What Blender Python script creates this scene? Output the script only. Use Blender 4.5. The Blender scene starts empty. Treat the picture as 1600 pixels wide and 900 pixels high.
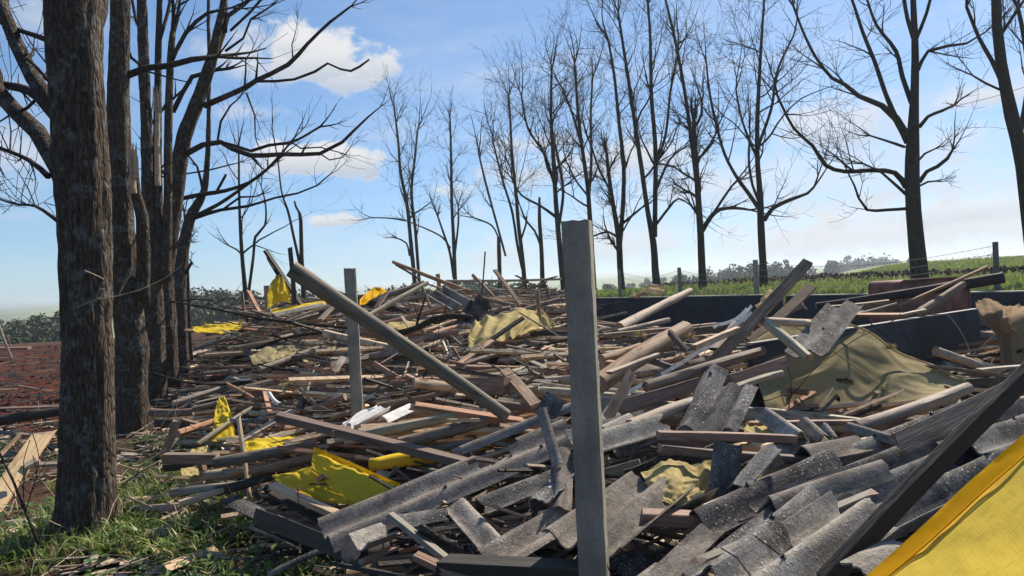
import bpy, math, random
import numpy as np
from mathutils import Vector, Matrix, noise
R = math.radians
rng = random.Random(7)
SC = bpy.context.scene
COL = SC.collection
# ---------------------------------------------------------------- camera, sky, sun, exposure
F = 1100.0                      # focal length in photo pixels (photo 1600 wide)
EYE = Vector((0, 0, 1.6))
CAMROT = Matrix.Rotation(R(90 - 0.36), 3, 'X') @ Matrix.Rotation(R(-2.9), 3, 'Z')
cam = bpy.data.cameras.new('camera'); cam_o = bpy.data.objects.new('camera', cam); COL.objects.link(cam_o)
cam.sensor_width = 36; cam.lens = 36 * F / 1600; cam.clip_start = 0.05; cam.clip_end = 12000
cam_o.matrix_world = Matrix.Translation(EYE) @ CAMROT.to_4x4()
SC.camera = cam_o
SUN_EL, SUN_AZ = 40.0, 37.0      # azimuth measured from the view direction (+Y) towards +X
sd = Vector((math.sin(R(SUN_AZ)) * math.cos(R(SUN_EL)), math.cos(R(SUN_AZ)) * math.cos(R(SUN_EL)), math.sin(R(SUN_EL))))
sun = bpy.data.lights.new('sun', 'SUN'); sun.energy = 5.0; sun.angle = R(0.53); sun.color = (1, .90, .76)
sun_o = bpy.data.objects.new('sun', sun); COL.objects.link(sun_o)
sun_o.rotation_euler = sd.to_track_quat('Z', 'Y').to_euler(); sun_o.location = (30, 15, 40)
SC.view_settings.view_transform = 'Standard'; SC.view_settings.look = 'None'
SC.view_settings.exposure = 0.72; SC.view_settings.gamma = 1
SC.cycles.max_bounces = 4; SC.cycles.diffuse_bounces = 3; SC.cycles.transparent_max_bounces = 16; SC.cycles.volume_bounces = 0

def pray(px, py):
    return CAMROT @ Vector(((px - 800) / F, -(py - 450) / F, -1))
def A(px, py, D):
    """world point seen at photo pixel (px,py) at distance D ahead"""
    r = pray(px, py); return EYE + r * (D / r.y)

world = bpy.data.worlds.new('World'); SC.world = world; world.use_nodes = True; world.cycles.sampling_method = 'MANUAL'; world.cycles.sample_map_resolution = 256
nt = world.node_tree; N = nt.nodes; L = nt.links; N.clear()
def wn(t, **k):
    n = N.new(t)
    for a, b in k.items(): setattr(n, a, b)
    return n
def wm(op, a, b=None, c=None, clamp=False):
    n = N.new('ShaderNodeMath'); n.operation = op; n.use_clamp = clamp
    for i, v in enumerate((a, b, c)):
        if v is None: continue
        if isinstance(v, (int, float)): n.inputs[i].default_value = v
        else: L.new(v, n.inputs[i])
    return n.outputs[0]
def wmap(v, a, b, c=0.0, d=1.0, smooth=True):
    n = N.new('ShaderNodeMapRange'); n.interpolation_type = 'SMOOTHSTEP' if smooth else 'LINEAR'
    L.new(v, n.inputs[0])
    for i, x in enumerate((a, b, c, d)): n.inputs[i + 1].default_value = x
    return n.outputs[0]
sky = wn('ShaderNodeTexSky', sky_type='NISHITA'); sky.sun_disc = False
sky.sun_elevation = R(SUN_EL); sky.sun_rotation = R(SUN_AZ); sky.altitude = 400; sky.air_density = 1.0; sky.dust_density = 0.2; sky.ozone_density = 3.0
tc = wn('ShaderNodeTexCoord'); V = tc.outputs['Generated']
def wdot(vec):
    n = N.new('ShaderNodeVectorMath'); n.operation = 'DOT_PRODUCT'; L.new(V, n.inputs[0]); n.inputs[1].default_value = vec
    return n.outputs['Value']
def wnoise(scale, detail, rough, stretch=(1, 1, 1), off=(0, 0, 0), dist=0.0):
    m = N.new('ShaderNodeMapping'); m.inputs['Scale'].default_value = stretch; m.inputs['Location'].default_value = off; L.new(V, m.inputs[0])
    n = N.new('ShaderNodeTexNoise'); n.inputs['Scale'].default_value = scale; n.inputs['Detail'].default_value = detail
    n.inputs['Roughness'].default_value = rough; n.inputs['Distortion'].default_value = dist; L.new(m.outputs[0], n.inputs[0])
    return n.outputs[0]
nA = wnoise(11, 9, .58, (1, 1, 1.5), dist=.25); nB = wnoise(26, 8, .6, (1, 1, 1.6), (3, 1, 2))
# cumulus banks: photo direction of the centre, half width, half height (radians), strength
CL = [(492, 95, .096, .050, 1.0), (395, 105, .09, .045, .85), (540, 115, .055, .045, .95), (440, 70, .07, .03, .8), (500, 252, .10, .036, 1.0), (430, 262, .09, .034, .85),
      (515, 346, .045, .016, .95), (380, 175, .08, .02, .45), (60, 250, .10, .05, .6), (90, 30, .08, .06, .6),
      (700, 298, .06, .02, .8), (850, 225, .11, .028, .85), (900, 270, .17, .05, .85), (1000, 250, .13, .045, .85), (1300, 200, .16, .06, .8),
      (1500, 250, .03, .01, .8), (1560, 150, .12, .03, .9), (1490, 330, .28, .035, .95), (1250, 350, .25, .012, .45), (1380, 375, .3, .02, .7), (1100, 300, .2, .03, .7), (1400, 365, .55, .10, 1.0), (1000, 385, .40, .06, .8), (1250, 290, .5, .09, .6), (1480, 230, .16, .05, .6)]
mask = None; shade = None
for (px, py, sx, sy, st) in CL:
    c = pray(px, py).normalized(); rt = Vector((0, 0, 1)).cross(c).normalized() * -1; up = rt.cross(c).normalized()
    if up.z < 0: up = -up
    a = wm('DIVIDE', wdot(rt), sx); b = wm('DIVIDE', wm('SUBTRACT', wdot(up), 0.0), sy)
    bneg = wm('MULTIPLY', b, wmap(b, -.01, .01, 1.45, 1.0))      # flatter base
    d = wm('ADD', wm('MULTIPLY', a, a), wm('MULTIPLY', bneg, bneg))
    f = wm('SUBTRACT', 1.0, wm('SQRT', d))
    front = wmap(wdot(c), .1, .3)
    e = wm('ADD', f, wm('MULTIPLY', wm('SUBTRACT', wm('ADD', wm('MULTIPLY', nA, .65), wm('MULTIPLY', nB, .35)), .5), 3.3))
    soft = .42 if sx < .12 and st > .85 and px < 620 else 1.0
    m = wm('MULTIPLY', wm('MULTIPLY', wmap(e, 0.0, soft), st), front)
    sh = wm('MULTIPLY', m, wmap(b, .45, -.65))
    mask = m if mask is None else wm('MAXIMUM', mask, m)
    shade = sh if shade is None else wm('MAXIMUM', shade, sh)
# faint high veil, everywhere, stronger low down and towards the sun
sep = N.new('ShaderNodeSeparateXYZ'); L.new(V, sep.inputs[0])
nC = wnoise(3.2, 8, .62, (1, 1, 4.5), (1.3, 0, .4), dist=.6)
veil = wm('MULTIPLY', wmap(nC, .42, .8), wmap(sep.outputs[2], .6, .02, .03, .4))
sunv = wdot(tuple(sd)); glow = wmap(sunv, .35, 1.0)
veil = wm('ADD', veil, wm('MULTIPLY', glow, wmap(nC, .3, .75, .05, .3)), clamp=True)
mask = wm('MAXIMUM', mask, veil)
def wmix(f, a, b):
    n = N.new('ShaderNodeMix'); n.data_type = 'RGBA'
    if isinstance(f, (int, float)): n.inputs[0].default_value = f
    else: L.new(f, n.inputs[0])
    for i, v in ((6, a), (7, b)):
        if isinstance(v, tuple): n.inputs[i].default_value = v
        else: L.new(v, n.inputs[i])
    return n.outputs[2]
cloudc = wmix(shade, (6.9, 6.9, 7.1, 1), (4.3, 4.9, 5.7, 1))
# clear air: the sky's brightness is rolled off softly towards the sun and its blue kept
def wcol(a, b_, op): 
    n = N.new('ShaderNodeMix'); n.data_type = 'RGBA'; n.blend_type = op; n.inputs[0].default_value = 1.0
    for i, v in ((6, a), (7, b_)):
        if isinstance(v, tuple): n.inputs[i].default_value = v
        else: L.new(v, n.inputs[i])
    return n.outputs[2]
KR = (12.0, 17.5, 30.0, 1)
sk = wcol(sky.outputs[0], (1.02, 1.28, 1.42, 1), 'MULTIPLY')
sk = wcol(sk, wcol(wcol(sk, KR, 'DIVIDE'), (1, 1, 1, 1), 'ADD'), 'DIVIDE')
L.new(wmix(mask, sk, cloudc), (bg := wn('ShaderNodeBackground')).inputs[0])
bg.inputs[1].default_value = 0.073
L.new(bg.outputs[0], wn('ShaderNodeOutputWorld').inputs[0])

# ---------------------------------------------------------------- helpers
def sstep(a, b, x):
    t = min(1.0, max(0.0, (x - a) / (b - a))); return t * t * (3 - 2 * t)
def nz(x, y, z=0.0): return noise.noise(Vector((x, y, z)))
class MB:
    def __init__(s): s.v = []; s.f = []; s.m = []
    def add(s, vs, fs, mi=0):
        o = len(s.v); s.v.extend(vs); s.f.extend([tuple(i + o for i in f) for f in fs]); s.m.extend([mi] * len(fs))
    def tube(s, pts, rad, sides=6, caps=True, mi=0, capmi=None, fn=None):
        pts = [Vector(p) for p in pts]; n = len(pts); o = len(s.v)
        t = (pts[1] - pts[0]).normalized()
        a = Vector((0, 0, 1)) if abs(t.z) < .9 else Vector((1, 0, 0))
        u = t.cross(a).normalized(); w = t.cross(u)
        for i, p in enumerate(pts):
            if i < n - 1 and i > 0: tt = (pts[i + 1] - pts[i - 1]).normalized()
            elif i == n - 1: tt = (pts[i] - pts[i - 1]).normalized()
            else: tt = t
            u = (u - tt * u.dot(tt)).normalized(); w = tt.cross(u)
            for k in range(sides):
                an = 2 * math.pi * k / sides; r = rad[i]
                if fn: r *= fn(i, k, an, p)
                s.v.append(p + u * (math.cos(an) * r) + w * (math.sin(an) * r))
        for i in range(n - 1):
            for k in range(sides):
                k2 = (k + 1) % sides
                s.f.append((o + i * sides + k, o + i * sides + k2, o + (i + 1) * sides + k2, o + (i + 1) * sides + k)); s.m.append(mi)
        if caps:
            cm = mi if capmi is None else capmi
            s.f.append(tuple(o + k for k in range(sides))[::-1]); s.m.append(cm)
            s.f.append(tuple(o + (n - 1) * sides + k for k in range(sides))); s.m.append(cm)
    def box(s, lo, hi, mi=0):
        x0, y0, z0 = lo; x1, y1, z1 = hi
        s.add([Vector(q) for q in ((x0, y0, z0), (x1, y0, z0), (x1, y1, z0), (x0, y1, z0), (x0, y0, z1), (x1, y0, z1), (x1, y1, z1), (x0, y1, z1))],
              [(0, 3, 2, 1), (4, 5, 6, 7), (0, 1, 5, 4), (1, 2, 6, 5), (2, 3, 7, 6), (3, 0, 4, 7)], mi)
    def mesh(s, name, mats, smooth=False):
        me = bpy.data.meshes.new(name); me.from_pydata([tuple(v) for v in s.v], [], s.f)
        for m in mats: me.materials.append(m)
        if len(mats) > 1: me.polygons.foreach_set('material_index', s.m)
        if smooth: me.polygons.foreach_set('use_smooth', [True] * len(me.polygons))
        me.update(); return me
    def build(s, name, mats, parent=None, smooth=False, mat=None):
        if not isinstance(mats, (list, tuple)): mats = [mats]
        return link(name, s.mesh(name, mats, smooth), parent, mat)
def link(name, me, parent=None, mat=None):
    o = bpy.data.objects.new(name, me); COL.objects.link(o)
    if mat is not None: o.matrix_world = mat
    if parent: o.parent = parent
    return o
def tag(o, label=None, cat=None, group=None, kind=None):
    if label: o['label'] = label
    if cat: o['category'] = cat
    if group: o['group'] = group
    if kind: o['kind'] = kind
    return o
def empty(name, loc=(0, 0, 0)):
    o = bpy.data.objects.new(name, None); COL.objects.link(o); o.location = loc; return o
def adopt(root, o):
    """parent o to root keeping o where it stands"""
    o.parent = root; o.matrix_parent_inverse = Matrix.Translation(root.location).inverted(); return o

# ---------------------------------------------------------------- materials
def mat(name):
    m = bpy.data.materials.new(name); m.use_nodes = True; t = m.node_tree; b = t.nodes['Principled BSDF']; return m, t, b
class G:
    """tiny node graph helper"""
    def __init__(s, t): s.t = t
    def n(s, ty, **k):
        x = s.t.nodes.new(ty)
        for a, b in k.items(): setattr(x, a, b)
        return x
    def put(s, sock, v):
        if isinstance(v, (int, float, tuple)): sock.default_value = v
        else: s.t.links.new(v, sock)
    def coords(s, kind='Object', scale=(1, 1, 1)):
        c = s.n('ShaderNodeTexCoord'); m = s.n('ShaderNodeMapping'); m.inputs['Scale'].default_value = scale
        s.put(m.inputs[0], c.outputs[kind]); 
        if kind == 'Object':
            oi = s.n('ShaderNodeObjectInfo'); cb = s.n('ShaderNodeCombineXYZ'); mu = s.math('MULTIPLY', oi.outputs['Random'], 37.0)
            s.put(cb.inputs[0], mu); s.put(cb.inputs[1], mu); s.put(m.inputs['Location'], cb.outputs[0])
        return m.outputs[0]
    def noise(s, co, scale, detail=4, rough=.55, dist=0):
        x = s.n('ShaderNodeTexNoise'); s.put(x.inputs['Vector'], co); x.inputs['Scale'].default_value = scale
        x.inputs['Detail'].default_value = detail; x.inputs['Roughness'].default_value = rough; x.inputs['Distortion'].default_value = dist
        return x.outputs[0]
    def vor(s, co, scale, feat='F1'):
        x = s.n('ShaderNodeTexVoronoi', feature=feat); s.put(x.inputs['Vector'], co); x.inputs['Scale'].default_value = scale; return x.outputs[0]
    def ramp(s, v, stops):
        x = s.n('ShaderNodeValToRGB'); e = x.color_ramp.elements
        while len(e) < len(stops): e.new(.5)
        for i, (p, c) in enumerate(stops): e[i].position = p; e[i].color = (*c, 1) if len(c) == 3 else c
        s.put(x.inputs[0], v); return x.outputs[0]
    def map(s, v, a, b, c=0.0, d=1.0):
        x = s.n('ShaderNodeMapRange'); x.interpolation_type = 'SMOOTHSTEP'; s.put(x.inputs[0], v)
        for i, q in enumerate((a, b, c, d)): x.inputs[i + 1].default_value = q
        return x.outputs[0]
    def math(s, op, a, b=0.0, clamp=False):
        x = s.n('ShaderNodeMath', operation=op); x.use_clamp = clamp; s.put(x.inputs[0], a); s.put(x.inputs[1], b); return x.outputs[0]
    def mix(s, f, a, b, blend='MIX'):
        x = s.n('ShaderNodeMix', data_type='RGBA', blend_type=blend); s.put(x.inputs[0], f)
        for i, v in ((6, a), (7, b)): s.put(x.inputs[i], (*v, 1) if isinstance(v, tuple) and len(v) == 3 else v)
        return x.outputs[2]
    def bump(s, h, strength, dist, to):
        x = s.n('ShaderNodeBump'); x.inputs['Strength'].default_value = strength; x.inputs['Distance'].default_value = dist
        s.put(x.inputs['Height'], h); s.put(to.inputs['Normal'], x.outputs[0])
    def rnd(s): return s.n('ShaderNodeObjectInfo').outputs['Random']

def wood(name, stops, rough=.75, dark=(.03, .022, .018), grain=14, knots=True):
    m, t, b = mat(name); g = G(t)
    co = g.coords('Object', (1.3, grain, grain)); c2 = g.coords('Object', (1.5, 5, 5))
    n1 = g.noise(co, 3.0, 6, .62, .8); n2 = g.noise(c2, 2.0, 5, .6)
    base = g.ramp(n1, [(p, (c[0] * 1.02, c[1] * 1.07, c[2] * .90)) for p, c in stops])
    hs = g.n('ShaderNodeHueSaturation'); g.put(hs.inputs['Color'], base)
    g.put(hs.inputs['Value'], g.math('ADD', g.math('MULTIPLY', g.rnd(), 1.05), .68)); g.put(hs.inputs['Saturation'], g.math('ADD', g.math('MULTIPLY', g.rnd(), .45), .6))
    col = g.mix(g.map(n2, .52, .72, 0, .6), hs.outputs[0], dark)
    crack = g.noise(g.coords('Object', (1.0, 30, 30)), 3.0, 3, .5, .3)
    cm = g.map(crack, .66, .72)
    col = g.mix(g.math('MULTIPLY', cm, .65), col, dark)
    h = g.math('SUBTRACT', n1, g.math('MULTIPLY', cm, .8))
    if knots:
        k = g.map(g.vor(g.coords('Object', (1.6, 3.5, 3.5)), 1.7), .07, .14, 1, 0)
        col = g.mix(g.math('MULTIPLY', k, .6), col, dark)
    g.put(b.inputs['Base Color'], col); b.inputs['Roughness'].default_value = rough
    b.inputs['Specular IOR Level'].default_value = .3
    g.bump(h, .55, .012, b); return m
W_brown = wood('brown_timber', [(.25, (.08, .045, .032)), (.55, (.19, .115, .08)), (.8, (.33, .215, .155))])
W_red = wood('red_hardwood', [(.2, (.11, .048, .031)), (.55, (.24, .118, .08)), (.85, (.40, .235, .165))], knots=False)
W_grey = wood('weathered_timber', [(.2, (.11, .085, .068)), (.55, (.25, .20, .16)), (.85, (.42, .35, .285))])
W_pale = wood('pale_timber', [(.2, (.26, .16, .11)), (.55, (.40, .27, .195)), (.85, (.52, .37, .28))])
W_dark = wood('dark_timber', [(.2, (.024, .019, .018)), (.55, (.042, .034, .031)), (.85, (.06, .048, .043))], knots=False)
W_fresh = wood('fresh_sawn_timber', [(.2, (.30, .17, .075)), (.55, (.42, .26, .125)), (.85, (.52, .35, .19))], knots=False)
W_old = wood('old_log_timber', [(.2, (.05, .039, .032)), (.55, (.12, .095, .078)), (.85, (.22, .18, .15))])
def endgrain():
    m, t, b = mat('end_grain'); g = G(t)
    n = g.noise(g.coords('Object', (1, 18, 18)), 2, 4)
    g.put(b.inputs['Base Color'], g.ramp(n, [(.3, (.17, .10, .07)), (.7, (.42, .28, .20))])); b.inputs['Roughness'].default_value = .9; return m
W_end = endgrain()
def cement(name, c0, c1, spec=.5, stain=.5):
    m, t, b = mat(name); g = G(t)
    co = g.coords('Object'); lc = g.coords('Object', (2.5, 14, 14)); n1 = g.noise(co, 5, 9, .7); n2 = g.noise(co, 70, 5, .65); n3 = g.noise(co, 3.1, 7, .68, .4); n4 = g.noise(lc, 2, 6, .65)
    base = g.mix(g.map(n1, .36, .66), c0, c1)
    base = g.mix(g.map(n4, .42, .7, 0, .65), base, tuple(x * .42 for x in c0))
    fine = g.mix(g.map(n2, .42, .66, 0, .5), base, tuple(x * .38 for x in c0))
    st = g.mix(g.map(n3, .48, .60, 0, stain), fine, (.035, .032, .032))
    st = g.mix(g.map(g.noise(co, 9, 6, .7), .58, .68, 0, .55), st, (.16, .12, .085))
    v = g.vor(co, 30); v2 = g.vor(co, 62); v3 = g.vor(co, 110)
    patch = g.map(g.noise(co, 4.5, 5, .65), .42, .60); patch2 = g.map(g.noise(co, 12, 5, .65), .40, .6)
    sp = g.math('MAXIMUM', g.math('MULTIPLY', g.map(v, .10, .26, 1, 0), patch), g.math('MAXIMUM', g.math('MULTIPLY', g.map(v2, .14, .30, .9, 0), patch2), g.math('MULTIPLY', g.map(v3, .18, .34, .8, 0), patch)))
    col = g.mix(g.math('MULTIPLY', sp, spec), st, (.56, .54, .48))
    rim = g.map(g.noise(co, 1.7, 3, .5), .35, .65, .75, 1.15); hv = g.n('ShaderNodeHueSaturation'); g.put(hv.inputs['Color'], col); g.put(hv.inputs['Value'], g.math('MULTIPLY', rim, g.math('ADD', g.math('MULTIPLY', g.rnd(), .5), .75)))
    g.put(b.inputs['Base Color'], hv.outputs[0]); b.inputs['Roughness'].default_value = .95; b.inputs['Specular IOR Level'].default_value = .15
    g.bump(g.math('ADD', g.math('ADD', n2, n1), g.math('MULTIPLY', sp, .7)), .75, .006, b); return m
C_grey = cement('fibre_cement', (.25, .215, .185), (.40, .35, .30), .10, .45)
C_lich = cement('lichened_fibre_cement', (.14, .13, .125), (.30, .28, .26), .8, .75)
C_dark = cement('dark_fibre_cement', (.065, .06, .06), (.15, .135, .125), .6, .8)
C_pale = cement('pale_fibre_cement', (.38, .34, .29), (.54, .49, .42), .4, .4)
def post_concrete():
    m, t, b = mat('post_concrete'); g = G(t); co = g.coords('Object'); cz = g.coords('Object', (5, 5, .5))
    n1 = g.noise(co, 6, 8, .6); n2 = g.noise(co, 90, 3, .6); n3 = g.noise(cz, 2, 5, .6)
    col = g.mix(g.map(n1, .3, .7), (.20, .18, .14), (.32, .285, .225))
    col = g.mix(g.map(n3, .5, .7, 0, .5), col, (.12, .13, .085))
    pit = g.map(g.vor(co, 22), .06, .12, 1, 0)
    col = g.mix(g.math('MULTIPLY', pit, g.map(n1, .45, .6, 0, .8)), col, (.05, .05, .045))
    col = g.mix(g.map(n2, .45, .75, 0, .4), col, (.09, .085, .08))
    g.put(b.inputs['Base Color'], col); b.inputs['Roughness'].default_value = .9
    g.bump(g.math('SUBTRACT', g.math('ADD', n2, n1), g.math('MULTIPLY', pit, 1.5)), .5, .005, b); return m
C_post = post_concrete()
def cloth_mat(name, c, c2, trans=.45, weave=True, dirt=.35):
    m, t, b = mat(name); g = G(t); co = g.coords('UV'); oc = g.coords('Object')
    n1 = g.noise(oc, 2.2, 6, .6); n2 = g.noise(oc, 11, 5, .65)
    col = g.mix(g.map(n1, .4, .75), c, c2)
    col = g.mix(g.map(n2, .52, .78, 0, dirt), col, tuple(x * .28 for x in c))
    h = n2
    if weave:
        w1 = g.noise(g.coords('UV', (210, 14, 1)), 1, 2, .5); w2 = g.noise(g.coords('UV', (14, 210, 1)), 1, 2, .5)
        w = g.math('MAXIMUM', w1, w2)
        col = g.mix(g.map(w, .5, .75, 0, .4), col, tuple(min(1, x * .5) for x in c)); h = g.math('ADD', w, n2)
    g.put(b.inputs['Base Color'], col); b.inputs['Roughness'].default_value = .9; b.inputs['Specular IOR Level'].default_value = .08
    g.bump(h, .35, .004, b)
    tr = g.n('ShaderNodeBsdfTranslucent'); g.put(tr.inputs[0], col)
    mx = g.n('ShaderNodeMixShader'); mx.inputs[0].default_value = trans
    g.put(mx.inputs[1], b.outputs[0]); g.put(mx.inputs[2], tr.outputs[0])
    g.put(t.nodes['Material Output'].inputs[0], mx.outputs[0]); return m
T_yellow = cloth_mat('yellow_tarp', (.78, .57, .05), (.68, .48, .05), .28, dirt=.2)
T_hem = cloth_mat('yellow_hem', (.88, .47, .010), (.78, .40, .012), .25, weave=False)
T_olive = cloth_mat('faded_tarp', (.40, .335, .185), (.31, .26, .14), .3)
T_pale = cloth_mat('pale_tarp', (.56, .45, .20), (.44, .36, .17), .3)
T_curtain = cloth_mat('woven_curtain', (.84, .60, .08), (.74, .52, .08), .3, dirt=.05)
T_tan = cloth_mat('tan_tarp', (.44, .33, .17), (.34, .25, .13), .3)
T_sack = cloth_mat('burlap', (.30, .20, .11), (.22, .15, .09), .15)
def bark(name, c0, c1, lich, scale=1.0):
    m, t, b = mat(name); g = G(t)
    co = g.coords('Object', (13 * scale, 13 * scale, 2.6 * scale)); n1 = g.noise(co, 3.2, 7, .68, .5); oc = g.coords('Object')
    v = g.vor(g.coords('Object', (22 * scale, 22 * scale, 4.5 * scale)), 1.8, 'DISTANCE_TO_EDGE')
    col = g.ramp(n1, [(.3, c0), (.7, c1)])
    col = g.mix(g.map(v, 0, .10, .45, 0), col, tuple(x * .35 for x in c0))
    lp = g.math('MULTIPLY', g.map(g.noise(oc, 6.5 * scale, 5, .6), .53, .60), g.map(g.noise(oc, 26 * scale, 4, .6), .40, .56))
    col = g.mix(g.math('MULTIPLY', lp, lich), col, (.15, .155, .145))
    pat = g.n('ShaderNodeAttribute'); pat.attribute_name = 'wound'
    g.put(b.inputs['Base Color'], col); b.inputs['Roughness'].default_value = .95; b.inputs['Specular IOR Level'].default_value = .15
    g.bump(g.math('ADD', n1, g.map(v, 0, .2)), .9, .02, b); return m
B_near = bark('ridged_bark', (.028, .021, .016), (.15, .112, .084), .75)
B_far = bark('bare_tree_bark', (.035, .028, .024), (.08, .064, .052), .15)
B_twig = bark('twig_bark', (.035, .028, .024), (.075, .058, .048), 0)
W_split = wood('split_wood', [(.2, (.20, .11, .07)), (.55, (.36, .22, .15)), (.85, (.50, .34, .24))], knots=False, grain=20)
def plain(name, c, rough=.6, metal=0.0, var=.25, sc=8, bump=.2):
    m, t, b = mat(name); g = G(t); n1 = g.noise(g.coords('Object'), sc, 6, .6)
    g.put(b.inputs['Base Color'], g.mix(g.map(n1, .3, .7), tuple(x * (1 - var) for x in c), tuple(x * (1 + var) for x in c)))
    b.inputs['Roughness'].default_value = rough; b.inputs['Metallic'].default_value = metal
    g.bump(n1, bump, .01, b); return m
M_wall = plain('dark_blue_wall_paint', (.022, .030, .042), .7, var=.4, sc=3)
M_cap = plain('wall_cap', (.26, .25, .23), .8)
M_rust = plain('rusty_steel', (.20, .085, .065), .85, var=.55, sc=5, bump=.6)
M_steel = plain('galvanised_steel', (.13, .16, .20), .6, .3, var=.35, sc=10)
M_wire = plain('dark_wire', (.03, .025, .022), .6, .5)
M_rope = plain('straw_fibre', (.42, .32, .16), .9)
M_white = plain('white_sheet', (.70, .68, .64), .6, var=.12, sc=18, bump=.5)
M_soil = plain('red_soil', (.08, .029, .019), .95, var=.4, sc=6, bump=.8)
M_net = plain('grey_mesh', (.10, .10, .10), .7)
# ---------------------------------------------------------------- terrain
def uu(X, Y): return (X - 12.7) * .8 + (Y - 22) * .6      # distance beyond the far tree row
def terr(X, Y):
    u = uu(X, Y); Yp = max(Y, 1.0); a = X / Yp
    g = 0.95 * sstep(-11.55, -10.7, u)
    right = sstep(.30, .56, a) if Y > 1 else (1.0 if X > 0 else 0.0)
    g += .12 * sstep(-6, 4, u)
    g += .62 * sstep(8, 60, X) * sstep(0, 45, u) * right
    g += 1.3 * sstep(60, 400, X) * right
    drop = sstep(27, 140, Y) * (1 - right)
    g -= 10.5 * drop
    g += 13 * sstep(420, 1700, Y) * (1 - right) + 2 * right * sstep(600, 2500, Y)
    g += (24 + 22 * nz(X * .0012, 3.1)) * sstep(1800, 3300, Y) * .9
    if Y > 200: g += 1.6 * nz(X * .004, Y * .004, 2) * sstep(200, 600, Y)
    # red soil bank left of the trees
    bank = sstep(-3.6, -5.2, X + .25 * (Y - 6)) * sstep(7.5, 10, Y) * (1 - sstep(24, 30, Y))
    g += bank * (.10 + .10 * nz(X * .8, Y * .8, 4) + .05 * nz(X * 3, Y * 3, 5))
    # dark ploughed ridge beyond the wall
    rd = math.exp(-((u - 2.6) / .8) ** 2); g += rd * (.20 + .10 * nz(X * 1.6, Y * 1.6, 7)) * sstep(4, 8, X)
    if Y < 60: g += .03 * nz(X * 1.3, Y * 1.3) + .015 * nz(X * 5, Y * 5, 1)
    return g
def ground():
    def axis(near_lo, near_hi, step, lo, hi, k=1.10):
        a = list(np.arange(near_lo, near_hi, step)); s = step; x = near_lo; l = []
        while x > lo: s *= k; x -= s; l.append(x)
        s = step; x = near_hi; h = []
        while x < hi: s *= k; h.append(x); x += s
        return l[::-1] + a + h
    xs = axis(-7, 12, .12, -3500, 3500); ys = axis(2, 16, .12, -150, 4200, 1.075)
    nx, ny = len(xs), len(ys)
    v = [(x, y, terr(x, y)) for y in ys for x in xs]
    f = [(j * nx + i, j * nx + i + 1, (j + 1) * nx + i + 1, (j + 1) * nx + i) for j in range(ny - 1) for i in range(nx - 1)]
    me = bpy.data.meshes.new('ground'); me.from_pydata(v, [], f)
    red = me.attributes.new('red', 'FLOAT', 'POINT'); dark = me.attributes.new('ploughed', 'FLOAT', 'POINT'); crop = me.attributes.new('crop', 'FLOAT', 'POINT')
    rv, dv, cv = [], [], []
    for (x, y, z) in v:
        u = uu(x, y)
        rv.append(sstep(-.50, -.60, x / max(y, 1)) * sstep(-3.4, -4.6, x + .25 * (y - 6)) * sstep(7.0, 8.6, y) * (1 - sstep(26, 32, y)))
        dv.append(math.exp(-((u - 2.6) / .9) ** 2) * sstep(3, 7, x))
        cv.append(sstep(-9, -6, u))
    red.data.foreach_set('value', rv); dark.data.foreach_set('value', dv); crop.data.foreach_set('value', cv)
    me.polygons.foreach_set('use_smooth', [True] * len(me.polygons))
    m, t, b = mat('ground_soil_and_grass'); g = G(t); oc = g.coords('Object')
    def at(n): a = g.n('ShaderNodeAttribute'); a.attribute_name = n; return a.outputs['Fac']
    n1 = g.noise(oc, 1.1, 8, .65); n2 = g.noise(oc, 14, 6, .65); n3 = g.noise(oc, .03, 6, .6); n4 = g.noise(oc, .35, 6, .65)
    soil = g.ramp(n2, [(.25, (.035, .022, .015)), (.6, (.085, .052, .036)), (.85, (.18, .13, .095))])
    redc = g.ramp(g.math('ADD', g.math('MULTIPLY', n1, .5), g.math('MULTIPLY', n2, .5)), [(.3, (.030, .011, .008)), (.5, (.075, .027, .018)), (.75, (.15, .075, .052))])
    cropc = g.mix(g.map(n3, .38, .62), (.19, .25, .07), (.29, .32, .12)); cropc = g.mix(g.map(n4, .35, .7, 0, .5), cropc, (.14, .16, .06)); cropc = g.mix(g.map(n2, .4, .7, 0, .4), cropc, (.10, .12, .04))
    col = g.mix(at('crop'), soil, cropc); col = g.mix(at('red'), col, redc); col = g.mix(g.math('MULTIPLY', at('ploughed'), 1.0), col, (.055, .04, .025))
    g.put(b.inputs['Base Color'], col); b.inputs['Roughness'].default_value = 1; b.inputs['Specular IOR Level'].default_value = .05
    g.bump(g.math('ADD', n1, n2), .8, .05, b)
    me.materials.append(m)
    return tag(link('ground', me), kind='structure')
ground()

# ---------------------------------------------------------------- height of the heap of wreckage
EDGE = [(-.1, 0), (-.25, 2.0), (-.75, 3.3), (-1.55, 4.5), (-2.6, 6.0), (-4.3, 9.3), (-6.5, 14), (-9.0, 20), (-12, 28)]
def edge_x(Y):
    for (a, b), (c, d) in zip(EDGE, EDGE[1:]):
        if Y <= d: return a + (c - a) * (Y - b) / (d - b)
    return -12
def heap(X, Y):
    inside = sstep(-.15, 1.0 + .05 * Y, X - edge_x(Y))
    hl = .36 + .068 * Y - .018 * max(0, Y - 14); hr = .46 + .036 * min(Y, 7) - .035 * max(0, Y - 7)
    k = sstep(.6, 2.6, X - .03 * Y)
    k = max(k, sstep(.085, .14, X / max(Y, 1)) * sstep(6, 8, Y))
    h = hl * (1 - k) + hr * k
    h += .12 * nz(X * .5, Y * .4, 9) + (.2 if Y > 10 and k < .5 else 0) * max(0, nz(X * .35, Y * .3, 3)) * sstep(10, 13, Y)
    h *= inside * (1 - sstep(19, 24, Y))
    return max(h, terr(X, Y) + .02)
_H = {}
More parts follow.
